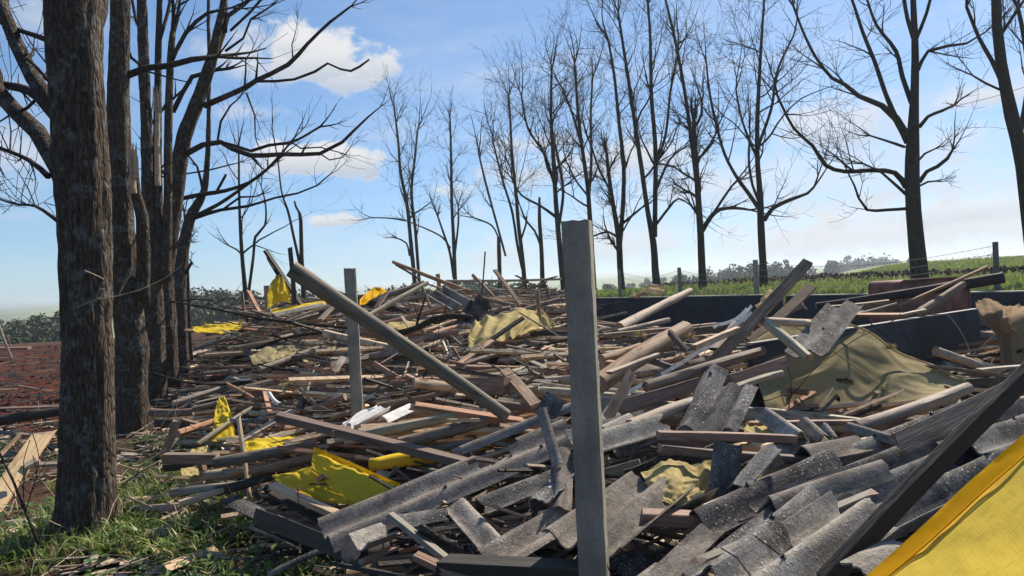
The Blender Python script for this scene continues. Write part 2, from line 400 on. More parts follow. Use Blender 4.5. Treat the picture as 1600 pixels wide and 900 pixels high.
def heapc(X, Y):
    i, j = X * 8, Y * 8; i0, j0 = math.floor(i), math.floor(j); fi, fj = i - i0, j - j0
    def q(a, b):
        k = (a, b)
        if k not in _H: _H[k] = heap(a / 8, b / 8)
        return _H[k]
    return (q(i0, j0) * (1 - fi) + q(i0 + 1, j0) * fi) * (1 - fj) + (q(i0, j0 + 1) * (1 - fi) + q(i0 + 1, j0 + 1) * fi) * fj
def S(px, py, lift=0.0, far=19.0):
    """where the ray of photo pixel (px,py) meets the heap surface raised by lift"""
    r = pray(px, py); r = r / r.y; D = 1.6
    while D < far:
        p = EYE + r * D
        if p.z <= heapc(p.x, D) + lift: return p
        D += .03 + .006 * D
    return EYE + r * far

# ---------------------------------------------------------------- builders of loose timber and roofing
def frame_of(p0, p1, roll=0.0):
    x = (p1 - p0); Ln = x.length; x.normalize()
    up = Vector((0, 0, 1)) if abs(x.z) < .97 else Vector((0, -1, 0))
    y = up.cross(x).normalized(); z = x.cross(y)
    m = Matrix((x, y, z)).transposed().to_4x4(); m = m @ Matrix.Rotation(roll, 4, 'X'); m.translation = (p0 + p1) / 2
    return m, Ln
WM = dict(b=W_brown, r=W_red, g=W_grey, p=W_pale, d=W_dark, f=W_fresh, s=W_split, o=W_old)
CN = dict(b='brown', r='reddish brown', g='grey weathered', p='pale', d='dark', f='freshly split yellow', s='raw splintered', o='old grey brown')
def log_mesh(Ln, r0, r1, col, rn, bend=.03, sides=10):
    mb = MB(); n = max(6, min(22, int(Ln / .13))); pts = []; rad = []
    b1, b2 = rn.uniform(-1, 1) * bend, rn.uniform(-1, 1) * bend; sd_ = rn.uniform(0, 99)
    cuts = [rn.uniform(-.25, .25) for _ in range(2)]
    for i in range(n + 1):
        t = i / n; w = math.sin(math.pi * t)
        pts.append(Vector(((t - .5) * Ln, b1 * w * Ln, b2 * w * Ln))); rad.append((r0 + (r1 - r0) * t) * (1 + .10 * nz(t * Ln * 2.2, sd_) + (.10 * max(0, nz(t * Ln * 7, sd_, 4) - .15) if sides > 8 else 0)))
    mb.tube(pts, rad, sides, True, 0, 1, fn=lambda i, k, an, p: 1 + .13 * nz(math.cos(an) * 1.1 + sd_, math.sin(an) * 1.1, i * .35))
    return mb.mesh('log', [WM[col], W_end], True)
def smooth_sides(me):
    pass
def plank_mesh(Ln, w, h, col, rn, jag=(0, 0), warp=.01):
    mb = MB(); c = min(w, h) * .07; hw, hh = w / 2, h / 2
    sec = [(-hw + c, -hh), (hw - c, -hh), (hw, -hh + c), (hw, hh - c), (hw - c, hh), (-hw + c, hh), (-hw, hh - c), (-hw, -hh + c)]
    n = max(3, min(10, int(Ln / .35))); o = 0; b1 = rn.uniform(-1, 1) * warp; b2 = rn.uniform(-1, 1) * warp; tw = rn.uniform(-.06, .06); q = rn.uniform(0, 99)
    for i in range(n + 1):
        t = i / n; s_ = math.sin(math.pi * t); an = tw * (t - .5)
        for k, (y, z) in enumerate(sec):
            x = (t - .5) * Ln
            if i == 0: x += jag[0] * (nz(y * 60 + q, z * 60) * 1.1)
            if i == n: x += jag[1] * (nz(y * 60 + q, z * 60, 5) * 1.1)
            y2 = y * (1 + .05 * nz(t * 9, q, k)); yy = y2 * math.cos(an) - z * math.sin(an); zz = y2 * math.sin(an) + z * math.cos(an)
            mb.v.append(Vector((x, yy + b1 * s_ * Ln, zz + b2 * s_ * Ln)))
    for i in range(n):
        for k in range(8):
            k2 = (k + 1) % 8; mb.f.append((i * 8 + k, i * 8 + k2, (i + 1) * 8 + k2, (i + 1) * 8 + k)); mb.m.append(0)
    mb.f.append(tuple(range(8))[::-1]); mb.m.append(1); mb.f.append(tuple(n * 8 + k for k in range(8))); mb.m.append(1)
    return mb.mesh('plank', [WM[col], W_end if col != 'd' else W_dark])
def sheet_mesh(Ln, w, cm, rn, amp=.038, pitch=.177, phase=0.0, jag=(.05, .05), sidejag=.0, th=.008, sag=0.0, taper=(0, 0), fine=16, bite=None):
    """corrugated fibre-cement roofing with broken ends; long axis X, corrugation across Y"""
    mb = MB(); nv = max(6, int(w / pitch * fine)); nu = max(6, int(Ln / .07)); q = rn.uniform(0, 99)
    top = []; ok = {}
    for i in range(nu + 1):
        row = []
        for j in range(nv + 1):
            s_ = j / nv; y = (s_ - .5) * w
            e0 = jag[0] * (nz(s_ * 4 * w / .3 + q, 1) + .45 * nz(s_ * 22, q, 2)) + taper[0] * abs(s_ - .5) * 2
            e1 = jag[1] * (nz(s_ * 4 * w / .3 + q, 7) + .45 * nz(s_ * 22, q, 9)) + taper[1] * abs(s_ - .5) * 2
            x0 = -Ln / 2 + abs(e0); x1 = Ln / 2 - abs(e1); x = x0 + (x1 - x0) * i / nu
            if sidejag and j in (0, nv): y += sidejag * nz(x * 6, q, j) * (1 if j else -1) * -1
            z = amp * math.cos(2 * math.pi * (y / pitch + phase)) + sag * ((2 * x / Ln) ** 2) + .004 * nz(x * 3, y * 3, q)
            row.append(Vector((x, y, z)))
        top.append(row)
    def keep(i, j):
        if not bite: return True
        x = (i + .5) / nu; y = (j + .5) / nv
        for (bx, by, rx, ry) in bite:
            if ((x - bx) / rx) ** 2 + ((y - by) / ry) ** 2 + .5 * nz(x * 9, y * 9, q) < 1: return False
        return True
    K = [[keep(i, j) for j in range(nv)] for i in range(nu)]
    W = nv + 1; T = (nu + 1) * W
    for layer in (0, 1):
        for i in range(nu + 1):
            for j in range(W):
                a = top[i][min(j + 1, nv)] - top[i][max(j - 1, 0)]; nrm = Vector((0, -a.z, a.y)).normalized()
                mb.v.append(top[i][j] - nrm * (th * layer))
    def idx(i, j, l): return l * T + i * W + j
    for i in range(nu):
        for j in range(nv):
            if not K[i][j]: continue
            mb.f.append((idx(i, j, 0), idx(i + 1, j, 0), idx(i + 1, j + 1, 0), idx(i, j + 1, 0)))
            mb.f.append((idx(i, j, 1), idx(i, j + 1, 1), idx(i + 1, j + 1, 1), idx(i + 1, j, 1)))
            for (di, dj, a, b_) in ((-1, 0, (i, j), (i, j + 1)), (1, 0, (i + 1, j + 1), (i + 1, j)), (0, -1, (i + 1, j), (i, j)), (0, 1, (i, j + 1), (i + 1, j + 1))):
                ii, jj = i + di, j + dj
                if not (0 <= ii < nu and 0 <= jj < nv and K[ii][jj]):
                    mb.f.append((idx(*a, 0), idx(*b_, 0), idx(*b_, 1), idx(*a, 1)))
    mb.m = [0] * len(mb.f)
    return mb.mesh('roof_sheet', [cm], True)
def autosmooth(me, deg=35):
    """sharp edges where faces meet steeply"""
    me.polygons.foreach_set('use_smooth', [True] * len(me.polygons))
    try: me.set_sharp_from_angle(angle=R(deg))
    except Exception: pass
    return me
# ---------------------------------------------------------------- bare trees
def perp_rand(d, rn):
    v = Vector((rn.gauss(0, 1), rn.gauss(0, 1), rn.gauss(0, 1))); v -= d * v.dot(d)
    return v.normalized() if v.length > 1e-4 else Vector((1, 0, 0))
def grow(mb, p, d, r, Ln, lvl, rn, tmb, up=.12, wig=.16, rmin=.005, dens=1.0, mi=0):
    """one crooked shoot and its side shoots; coarse shoots go to mb, fine ones to tmb"""
    n = max(3, int(Ln / (.32 if lvl > 1 else .2))); n = min(n, 9); pts = [p.copy()]; rad = [r]; dirs = [d.copy()]; step = Ln / n
    for i in range(n):
        d = (d + perp_rand(d, rn) * wig * rn.uniform(.3, 1.3) + Vector((0, 0, 1)) * up * rn.uniform(.2, 1)).normalized()
        p = p + d * step; pts.append(p.copy()); dirs.append(d.copy()); rad.append(max(rmin, r * (1 - .72 * (i + 1) / n)))
    (mb if lvl > 1 else tmb).tube(pts, rad, 5 if r > .03 else (4 if r > .015 else 3), False)
    if lvl <= 0: return
    k = max(2, int(rn.uniform(.8, 1.2) * dens * {3: 5, 2: 5, 1: 4}.get(lvl, 4)))
    for c in range(k):
        t = rn.uniform(.18, 1.0) if c else 1.0
        i = min(n, int(t * n)); a = rn.uniform(.45, 1.15) if c else rn.uniform(.05, .4)
        nd = (dirs[i] * math.cos(a) + perp_rand(dirs[i], rn) * math.sin(a)).normalized()
        grow(mb, pts[i], nd, max(rmin, rad[i] * rn.uniform(.5, .8)), Ln * rn.uniform(.38, .68), lvl - 1, rn, tmb, up, wig * 1.05, rmin, dens)
def resample(pts, rad, step):
    P = [pts[0]]; Rr = [rad[0]]
    n = len(pts)
    for i in range(n - 1):
        p0 = pts[max(0, i - 1)]; p1 = pts[i]; p2 = pts[i + 1]; p3 = pts[min(n - 1, i + 2)]
        m = max(1, int((p2 - p1).length / step))
        for k in range(1, m + 1):
            t = k / m
            q = .5 * ((2 * p1) + (p2 - p0) * t + (2 * p0 - 5 * p1 + 4 * p2 - p3) * t * t + (3 * p1 - p0 - 3 * p2 + p3) * t ** 3)
            P.append(q); Rr.append(rad[i] + (rad[i + 1] - rad[i]) * t)
    return P, Rr
def pxline(line, D, dD=0.0):
    """line: [(px,py,width_px)...] -> 3-D points and radii; the depth drifts by dD along it"""
    n = len(line); P = []; Q = []
    for i, (x, y, w) in enumerate(line):
        d = D + dD * i / max(1, n - 1); P.append(A(x, y, d)); Q.append(w * d / F / 2)
    return P, Q
def bark_tube(mb, P, Q, sides, depth, base_flare=0.0, seed=0.0):
    def fn(i, k, an, p):
        R0 = Q[i]; ca, sa = math.cos(an), math.sin(an); s = 1 / .06
        wob = nz(p.z * 2.2 + seed, an * 0.0, 3) * .6
        n1 = noise.noise(Vector((ca * R0 * s + wob, sa * R0 * s, p.z * 3.0 + seed))); n2 = noise.noise(Vector((ca * R0 * s * 2.3, sa * R0 * s * 2.3, p.z * 8 + seed)))
        lump = nz(ca * 1.1 + seed, sa * 1.1, p.z * 1.3)
        h = -abs(n1) * 1.5 + .5 + n2 * .55
        return 1 + lump * .09 + h * depth / max(R0, .02)
    mb.tube(P, Q, sides, True, 0, 0, fn)
def lab_tree(name, label, base, group=None):
    r = empty(name, base); tag(r, label, 'tree', group); return r
def tree(label, trunk, D, limbs=(), tops=(), dress=1.0, seed=1, near=False, group=None, z0=None, stub=False, lvl=2, auto=0, spread=1.0, top=True):
    """trunk / limbs are traced photo polylines; the fine shoots are grown"""
    rn = random.Random(seed); P, Q = pxline(trunk, D); Q = [q * (.78 if D < 6 else .87 if near else .84) for q in Q]
    g0 = terr(P[0].x, P[0].y)
    if P[0].z > g0 - .05: P.insert(0, Vector((P[0].x, P[0].y, g0 - .15))); Q.insert(0, Q[0] * 1.12)
    root = lab_tree('bare_tree', label, (P[0].x, P[0].y, g0), group)
    mt = B_near if near else B_far
    mb = MB(); twigs = MB(); limb_m = []
    if near:
        PP, QQ = resample(P, Q, .03 if D < 7 else .05); bark_tube(mb, PP, QQ, 84 if D < 7 else 56, .014, 0, seed)
    else:
        PP, QQ = resample(P, Q, .5); mb.tube(PP, QQ, 9, True, fn=lambda i, k, an, p: 1 + .12 * nz(math.cos(an) + seed, math.sin(an), p.z * 1.2))
    adopt(root, mb.build('trunk', [mt], smooth=True))
    rmin = .003 if near else .0045 if D < 20 else (.0045 if D < 40 else .0055)
    def dressed(P, Q, dn, Lm, lvl_):
        """side shoots along a limb"""
        tot = sum((P[i + 1] - P[i]).length for i in range(len(P) - 1)); m = MB()
        PP, QQ = resample(P, Q, .25)
        m.tube(PP, QQ, 8 if QQ[0] > .04 else 6, True, fn=lambda i, k, an, p: 1 + .10 * nz(math.cos(an) + seed, math.sin(an), i * .5))
        k = int(dn * tot * 1.5)
        for c in range(k):
            t = rn.uniform(.2, 1) ** .8; i = min(len(PP) - 2, int(t * len(PP))); d0 = (PP[i + 1] - PP[i]).normalized(); a = rn.uniform(.4, 1.0)
            nd = (d0 * math.cos(a) + perp_rand(d0, rn) * math.sin(a) + Vector((0, 0, .25))).normalized()
            grow(m, PP[i], nd, max(rmin, QQ[i] * rn.uniform(.35, .6)), Lm * rn.uniform(.5, 1.1) * (1.15 - .5 * t), lvl_, rn, twigs, rmin=rmin)
        d0 = (PP[-1] - PP[-2]).normalized()
        if dn > 0:
            for c in range(2): grow(m, PP[-1], (d0 + perp_rand(d0, rn) * .3).normalized(), max(rmin, QQ[-1] * .9), Lm * .9, lvl_, rn, twigs, rmin=rmin)
        return m
    for lb in limbs:
        line, dD, dn, Lm = lb[0], lb[1], lb[2], lb[3]
        LP, LQ = pxline(line, D + (lb[4] if len(lb) > 4 else 0), dD); LQ = [q * .88 for q in LQ]
        m = dressed(LP, LQ, dn * dress, Lm, lvl if dn > 0 else 0)
        adopt(root, m.build('limb', [B_near if near and LQ[0] > .05 else B_far], smooth=True))
    # grown limbs on the upper trunk
    n = len(PP); tot = sum((P[i + 1] - P[i]).length for i in range(len(P) - 1))
    for c in range(auto):
        t = .38 + .6 * (c + rn.random()) / auto; i = min(n - 2, int(t * n)); d0 = (PP[i + 1] - PP[i]).normalized(); a = rn.uniform(.45, .95)
        m = MB(); nd = (d0 * math.cos(a) + perp_rand(d0, rn) * math.sin(a)).normalized()
        Ln = tot * rn.uniform(.2, .38) * (1.25 - t * .7) * spread
        grow(m, PP[i], nd, max(rmin * 1.5, QQ[i] * rn.uniform(.35, .6)), Ln, 3, rn, twigs, up=.10, wig=.24, rmin=rmin, dens=dress * 1.0)
        if m.v: adopt(root, m.build('limb', [B_far], smooth=True))
    if top and not stub:
        m = MB(); d0 = (PP[-1] - PP[-2]).normalized()
        for c in range(4): grow(m, PP[-1], (d0 + perp_rand(d0, rn) * .35).normalized(), QQ[-1] * .7, tot * .16 * spread, 3, rn, twigs, up=.08, wig=.22, rmin=rmin, dens=dress * .7)
        if m.v: adopt(root, m.build('limb', [B_far], smooth=True))
    if twigs.v: tag(adopt(root, twigs.build('crown', [B_twig])), kind='stuff')
    return root
def wound(root, line, D, seed=3, col='s', flat=.35):
    """strip of torn pale wood on a broken trunk"""
    rn = random.Random(seed); P, Q = pxline(line, D); mb = MB(); PP, QQ = resample(P, Q, .08)
    mb.tube(PP, QQ, 10, True, fn=lambda i, k, an, p: .55 + .5 * abs(nz(math.cos(an) * 2.5 + seed, math.sin(an) * 2.5, 1)) + .08 * nz(k * 3.1, i * .8))
    for c in range(7):
        p = PP[-1] + Vector((rn.uniform(-1, 1), rn.uniform(-1, 1), 0)) * QQ[-1] * .7; h = rn.uniform(.08, .3)
        mb.tube([p - Vector((0, 0, .15)), p + Vector((rn.uniform(-.02, .02), 0, h * .6)), p + Vector((rn.uniform(-.04, .04), 0, h))], [.025, .015, .002], 4)
    return adopt(root, mb.build('torn_wood', [WM[col]]))

# near row (along the heap's far-left edge)
T1 = tree('thickest rough barked trunk, standing in the grass before all the others', [(137, 846, 150), (137, 828, 132), (137, 790, 112), (137, 720, 99), (137, 600, 91), (135, 450, 88), (132, 340, 93), (127, 260, 102), (124, 170, 95), (118, 80, 96), (115, 0, 100), (111, -90, 90)], 4.95,
    limbs=[([(118, 330, 40), (92, 262, 34), (58, 205, 30), (22, 172, 27), (-20, 120, 24), (-70, 40, 20)], 1.0, .35, 1.3),
           ([(120, 240, 34), (84, 168, 28), (52, 122, 26), (26, 70, 24), (6, 20, 22), (-16, -50, 18)], .8, .3, 1.2),
           ([(104, 205, 22), (60, 152, 17), (30, 137, 15), (-6, 130, 12), (-60, 110, 8)], 1.5, .6, 1.0),
           ([(92, 70, 12), (60, 57, 10), (18, 43, 8), (-30, 20, 5)], 1.0, .6, .9),
           ([(75, 275, 12), (45, 250, 8), (0, 231, 6), (-40, 215, 4)], 1.5, 1.0, .9),
           ([(90, 345, 8), (55, 322, 5), (20, 318, 4), (-30, 300, 3)], 2.0, 1.4, .9),
           ([(88, 140, 7), (60, 108, 6), (44, 92, 5)], .3, .4, .6),
           ([(140, 70, 26), (158, 20, 22), (166, -50, 18)], .4, .2, .8)], seed=11, dress=2.0, near=True, top=False, lvl=1)
T2 = tree('dark trunk just behind the closest one, swollen on one side at mid height', [(212, 702, 66), (209, 670, 56), (205, 600, 52), (206, 545, 54), (204, 520, 50), (196, 450, 47), (190, 370, 43), (187, 300, 41), (184, 180, 37), (187, 80, 33), (189, -60, 30)], 8.6,
    limbs=[([(198, 118, 13), (230, 106, 12), (262, 103, 11), (300, 93, 10), (340, 88, 8)], .5, .12, .8),
           ([(196, 70, 9), (205, 90, 6), (232, 112, 4), (300, 130, 2)], .3, 0, .5),
           ([(222, 480, 26), (224, 400, 24), (222, 340, 22), (212, 300, 18), (209, 262, 15)], -.3, 0, .5)], seed=12, dress=2.0, near=True, top=False, lvl=1)
wound(T2, [(209, 302, 13), (208, 280, 13), (210, 258, 10)], 8.15)
T3 = tree('trunk splitting into tall stems, one stem torn open to pale wood', [(243, 610, 40), (240, 540, 38), (238, 480, 38), (235, 420, 36), (232, 350, 22), (230, 260, 19), (228, 180, 18), (224, 80, 17), (220, -40, 15)], 11.4,
    limbs=[([(248, 430, 22), (247, 330, 18), (246, 230, 15), (247, 100, 12), (250, -20, 9)], .3, .25, 1.2),
           ([(258, 440, 22), (262, 330, 16), (263, 200, 14), (266, 100, 13), (270, 50, 10)], .2, .12, 1.0),
           ([(266, 100, 8), (290, 52, 7), (325, 20, 6), (362, 12, 4)], .4, .5, .9),
           ([(228, 60, 8), (212, 30, 6), (204, -20, 5)], .4, .6, .9), ([(250, 60, 7), (262, 20, 6), (272, -30, 5)], .5, .8, .9)], seed=13, dress=2.0, near=True, top=False, lvl=1)
wound(T3, [(247, 290, 12), (246, 220, 11), (247, 160, 10)], 11.1)
T4 = tree('leaning trunk with long bare limbs reaching out over the heap', [(262, 560, 34), (260, 500, 32), (257, 430, 31), (268, 340, 30), (276, 285, 27), (288, 215, 25), (312, 150, 22), (330, 95, 18), (340, 50, 14), (348, 10, 11), (352, -40, 9)], 12.6,
    limbs=[([(320, 165, 11), (350, 152, 10), (385, 136, 9), (400, 126, 9), (450, 101, 8), (480, 69, 6), (515, 35, 5), (548, 10, 3.5)], -1.5, .12, .6),
           ([(398, 127, 5), (430, 127, 5), (460, 124, 4.5), (492, 112, 4.5), (512, 99, 4), (532, 108, 4), (548, 111, 4), (562, 104, 4), (577, 93, 3)], -.5, 0, .5, -1.0),
           ([(291, 240, 11), (318, 226, 10), (345, 222, 9), (362, 232, 9), (392, 243, 9), (440, 241, 8), (500, 240, 7), (535, 222, 6), (553, 204, 5), (576, 182, 3.5), (594, 167, 2)], -1.5, .16, .5),
           ([(345, 222, 6), (368, 228, 6), (392, 236, 6), (420, 227, 5.5), (452, 223, 5), (470, 216, 4), (500, 198, 4)], -.2, .25, .5, -.7),
           ([(455, 222, 3), (470, 232, 3), (500, 230, 2.5), (530, 238, 2)], 0, .6, .4, -1.0),
           ([(500, 240, 3), (515, 250, 2.5), (535, 246, 2), (548, 230, 1.5)], 0, .4, .3, -1.2),
           ([(332, 100, 11), (348, 55, 9), (356, 25, 8), (380, 8, 7), (410, -20, 6)], .5, .35, .8),
           ([(352, 50, 7), (353, 15, 6), (352, -30, 5)], .3, .3, .8),
           ([(360, 48, 5), (390, 20, 5), (420, -15, 4)], .3, .7, .8),
           ([(352, 80, 5), (380, 60, 4), (392, 30, 4), (420, 12, 3)], .3, .6, .7),
           ([(382, 138, 4), (384, 110, 3), (384, 92, 2.5), (392, 82, 2)], 0, .3, .5, -.5),
           ([(385, 145, 3.5), (398, 180, 3), (399, 215, 2)], 0, .8, .4, -.5),
           ([(458, 96, 3), (456, 70, 2), (462, 50, 1.5)], 0, .9, .4, -1.1),
           ([(270, 175, 9), (285, 145, 8), (300, 120, 8), (335, 110, 7)], .2, .2, .6)], seed=14, dress=2.2, near=True, top=False, lvl=1)
T5 = tree('dark crooked trunk behind the leaning one, branches trailing low over the wreckage', [(284, 545, 22), (283, 500, 21), (281, 440, 21), (286, 390, 20), (298, 340, 17), (318, 300, 11), (324, 250, 9), (326, 180, 7), (326, 60, 6), (325, -20, 5)], 14.2,
    limbs=[([(285, 310, 8), (320, 303, 8), (352, 298, 7), (390, 285, 6), (420, 262, 5), (440, 240, 4), (460, 215, 3)], -1, .3, .7),
           ([(302, 340, 9), (340, 320, 7), (370, 300, 6), (400, 278, 5), (432, 252, 4)], -.5, .3, .7),
           ([(305, 340, 8), (345, 328, 6), (388, 322, 5), (430, 309, 4), (465, 302, 3.5), (495, 290, 3), (516, 272, 2)], -1, .35, .7),
           ([(350, 326, 4), (375, 308, 4), (400, 307, 3)], 0, .2, .4), ([(288, 272, 3), (330, 265, 3), (365, 256, 2.5)], 0, .4, .5),
           ([(318, 300, 6), (308, 260, 4), (296, 245, 3)], 0, .4, .5),
           ([(338, 300, 5), (352, 275, 4.5), (353, 272, 4)], 0, 0, .5), ([(340, 220, 4), (345, 190, 4), (360, 165, 3), (372, 155, 2.5)], 0, .3, .5),
           ([(288, 430, 6), (300, 410, 4), (296, 405, 3)], 0, 0, .3)], seed=15, dress=2.2, near=True, top=False, lvl=1)
T5b = tree('slim dark trunk in the shade behind the crooked one, short broken top', [(296, 530, 9), (294, 480, 9), (292, 420, 8), (291, 380, 6), (288, 330, 4)], 17, seed=16, auto=6, lvl=1, spread=.6)
T6 = tree('thin forked sapling rising beyond the heap behind the hanging yellow rag', [(386, 486, 9), (381, 430, 8), (377, 380, 6.5), (374, 320, 5), (373, 230, 3)], 33,
    limbs=[([(388, 460, 6), (396, 400, 5), (399, 370, 5), (414, 352, 4), (415, 320, 3), (408, 290, 2)], 0, .6, 1.6), ([(380, 400, 3.5), (370, 390, 3), (358, 384, 2.5)], 0, .9, 1.2)], seed=17, dress=.6, auto=6, lvl=1)
T7 = tree('broken double trunk behind the raised end of the great slanting log', [(474, 452, 9), (471, 400, 8), (470, 345, 7), (468, 332, 6)], 30,
    limbs=[([(470, 420, 5.5), (459, 370, 5), (450, 330, 4.5), (440, 300, 3), (434, 250, 2.5), (425, 200, 2)], 0, .5, 1.6), ([(469, 335, 4), (462, 322, 4), (460, 314, 3)], 0, 0, 1)], seed=18, stub=True, lvl=1)
GR = 'bare trees in the row beyond the wreckage'
T8 = tree('slim twin stemmed bare tree just past the slanting log, first of the far row', [(648, 442, 8.5), (642, 380, 7.5), (636, 320, 6.5), (626, 270, 5.5), (622, 220, 4.5), (616, 170, 3)], 47,
    limbs=[([(655, 440, 6), (649, 360, 5.5), (643, 300, 5), (648, 250, 4), (652, 210, 3)], 1, .7, 3.0), ([(634, 345, 3), (610, 341, 2.5), (580, 340, 2)], 0, .4, 1.5),
           ([(640, 400, 3.5), (635, 380, 3), (620, 372, 2.5)], 0, .4, 1)], seed=21, dress=.9, auto=10, spread=.75, group=GR)
T9 = tree('narrow bare tree with a small dense top, second of the far row', [(711, 438, 8), (709, 380, 7), (706, 320, 6), (705, 260, 5), (704, 210, 4), (703, 185, 3)], 46,
    limbs=[([(709, 434, 5), (703, 395, 4.5), (695, 370, 4), (683, 335, 3)], 0, .5, 1.5), ([(711, 395, 4), (716, 350, 3.5), (716, 325, 2.5)], 0, .4, 1.5), ([(704, 388, 3), (690, 370, 3), (660, 355, 2.5), (635, 345, 2)], 0, .2, 1)], seed=22, dress=.9, auto=9, spread=.6, group=GR)
T10 = tree('snapped bare trunk with one drooping side branch, third of the far row', [(781, 440, 8), (780, 400, 8), (779, 370, 6)], 42,
    limbs=[([(790, 400, 4), (775, 345, 4), (760, 290, 4), (748, 240, 3)], 1, .6, 2.5), ([(779, 372, 3), (768, 352, 3), (740, 340, 2.5)], 0, .5, 1.5)], seed=23, stub=True, group=GR)
T11 = tree('bare tree with a broad fan of twigs standing before the snapped one', [(820, 445, 9), (816, 400, 8), (810, 350, 7), (806, 300, 6), (800, 240, 5), (797, 180, 4), (795, 150, 3)], 40,
    limbs=[([(816, 420, 5), (808, 380, 5), (800, 330, 4.5), (785, 280, 4), (770, 220, 3)], 1, .7, 2.5), ([(812, 380, 4), (822, 350, 3.5), (823, 338, 3)], 0, 0, 1)], seed=24, auto=11, group=GR)
T12 = tree('short broken trunk beside the tall post, splintered top and one arched branch', [(848, 445, 9), (846, 390, 8), (843, 345, 7), (843, 308, 4)], 38,
    limbs=[([(845, 385, 4), (835, 360, 4), (822, 345, 3.5), (812, 320, 2.5)], 0, .7, 1.8)], seed=25, stub=True, group=GR)
T13 = tree('tall bare tree rising from behind the top of the concrete post', [(880, 445, 11), (874, 380, 10), (869, 320, 9), (865, 250, 8), (861, 180, 6), (862, 110, 4)], 34,
    limbs=[([(872, 360, 6), (880, 300, 5), (872, 250, 4.5), (862, 200, 3.5)], 1, .7, 2.2), ([(870, 340, 6), (845, 322, 4.5), (815, 305, 3.5), (800, 280, 3)], 0, .8, 2.2), ([(867, 290, 6), (850, 240, 5), (825, 200, 4), (815, 150, 3)], 1, .8, 2.2)], seed=26, auto=12, group=GR)
T14 = tree('bare tree with a slender pale stem close beside the post', [(928, 445, 10), (922, 345, 9), (918, 290, 8), (908, 220, 7), (902, 160, 5.5), (898, 100, 4)], 35,
    limbs=[([(920, 310, 5.5), (924, 250, 5), (923, 180, 4), (926, 120, 3)], 1, .7, 2.2), ([(912, 240, 5), (895, 180, 4), (880, 140, 3)], 0, .8, 2)], seed=27, auto=12, group=GR)
T15 = tree('tall bare tree forking low, standing over the near end of the far wall', [(974, 470, 14), (969, 420, 12), (967, 370, 11), (958, 320, 8), (951, 270, 7), (948, 240, 6)], 29.5,
    limbs=[([(968, 390, 8.5), (974, 310, 8), (974, 250, 7), (967, 190, 6), (960, 120, 5), (950, 60, 4)], 1, .7, 2.4), ([(972, 350, 5), (990, 335, 4.5), (1002, 325, 3.5)], 0, .5, 1.6),
           ([(966, 372, 4.5), (950, 362, 4), (930, 368, 3), (915, 372, 2)], 0, .8, 1.6), ([(955, 300, 4), (935, 262, 4), (925, 230, 3)], 0, .8, 1.8)], seed=28, auto=11, group=GR)
T16 = tree('tallest bare tree, a knot on its trunk where the two stems part', [(1029, 470, 16), (1024, 420, 14), (1021, 380, 12), (1012, 330, 9), (1005, 280, 8.5), (996, 220, 8), (986, 150, 7), (975, 80, 5.5), (966, 20, 4)], 28.5,
    limbs=[([(1023, 370, 9), (1024, 300, 8.5), (1024, 230, 8), (1018, 150, 7), (1016, 60, 5), (1012, 0, 4)], 1, .8, 2.4), ([(1026, 350, 5), (1045, 325, 4.5), (1060, 310, 3.5), (1078, 320, 2.5)], 0, .7, 1.8),
           ([(1024, 260, 6), (1040, 210, 5), (1048, 140, 4), (1060, 80, 3.5)], 1, .8, 2.2), ([(1024, 300, 5), (1046, 250, 4), (1070, 230, 3)], -1, .8, 1.9)], seed=29, auto=12, group=GR)
T17 = tree('bare tree with a splintered main stem and a wide low branch towards the next', [(1099, 466, 16), (1097, 420, 14), (1095, 370, 13), (1091, 310, 11), (1088, 260, 10), (1085, 210, 8), (1084, 190, 7)], 26.5,
    limbs=[([(1089, 290, 8), (1078, 200, 7), (1066, 120, 6), (1052, 50, 5), (1040, 0, 4)], 1, .8, 2.3), ([(1098, 360, 9), (1110, 340, 8), (1125, 327, 7), (1150, 325, 5.5), (1172, 328, 4)], 1, .5, 1.8),
           ([(1112, 338, 5), (1130, 310, 4.5), (1144, 290, 4)], 0, .7, 1.8), ([(1085, 200, 5), (1096, 180, 5), (1097, 160, 4)], 0, .5, 1.5), ([(1090, 250, 5), (1112, 225, 4), (1120, 200, 3)], 0, .8, 2)], seed=30, auto=11, group=GR)
T18 = tree('bare tree with two long arms curving out low on both sides', [(1195, 462, 16), (1192, 410, 14), (1189, 350, 13), (1188, 310, 12), (1184, 260, 9), (1183, 200, 8), (1186, 130, 6.5), (1190, 60, 5), (1194, 0, 4)], 24.5,
    limbs=[([(1194, 345, 8), (1208, 325, 7.5), (1235, 312, 7), (1262, 302, 5), (1272, 292, 4)], -.5, .6, 1.6), ([(1185, 325, 8), (1168, 300, 7), (1150, 275, 6), (1132, 240, 5), (1118, 190, 5), (1108, 140, 4), (1104, 100, 3)], 1, .8, 2),
           ([(1188, 320, 5), (1176, 290, 5), (1170, 250, 4.5), (1172, 210, 3.5)], 0, .6, 1.6), ([(1184, 230, 6), (1205, 170, 5), (1215, 110, 4), (1238, 60, 3)], 1, .9, 2), ([(1184, 250, 5), (1160, 190, 4), (1150, 140, 3)], -1, .9, 1.9)], seed=31, auto=11, group=GR)
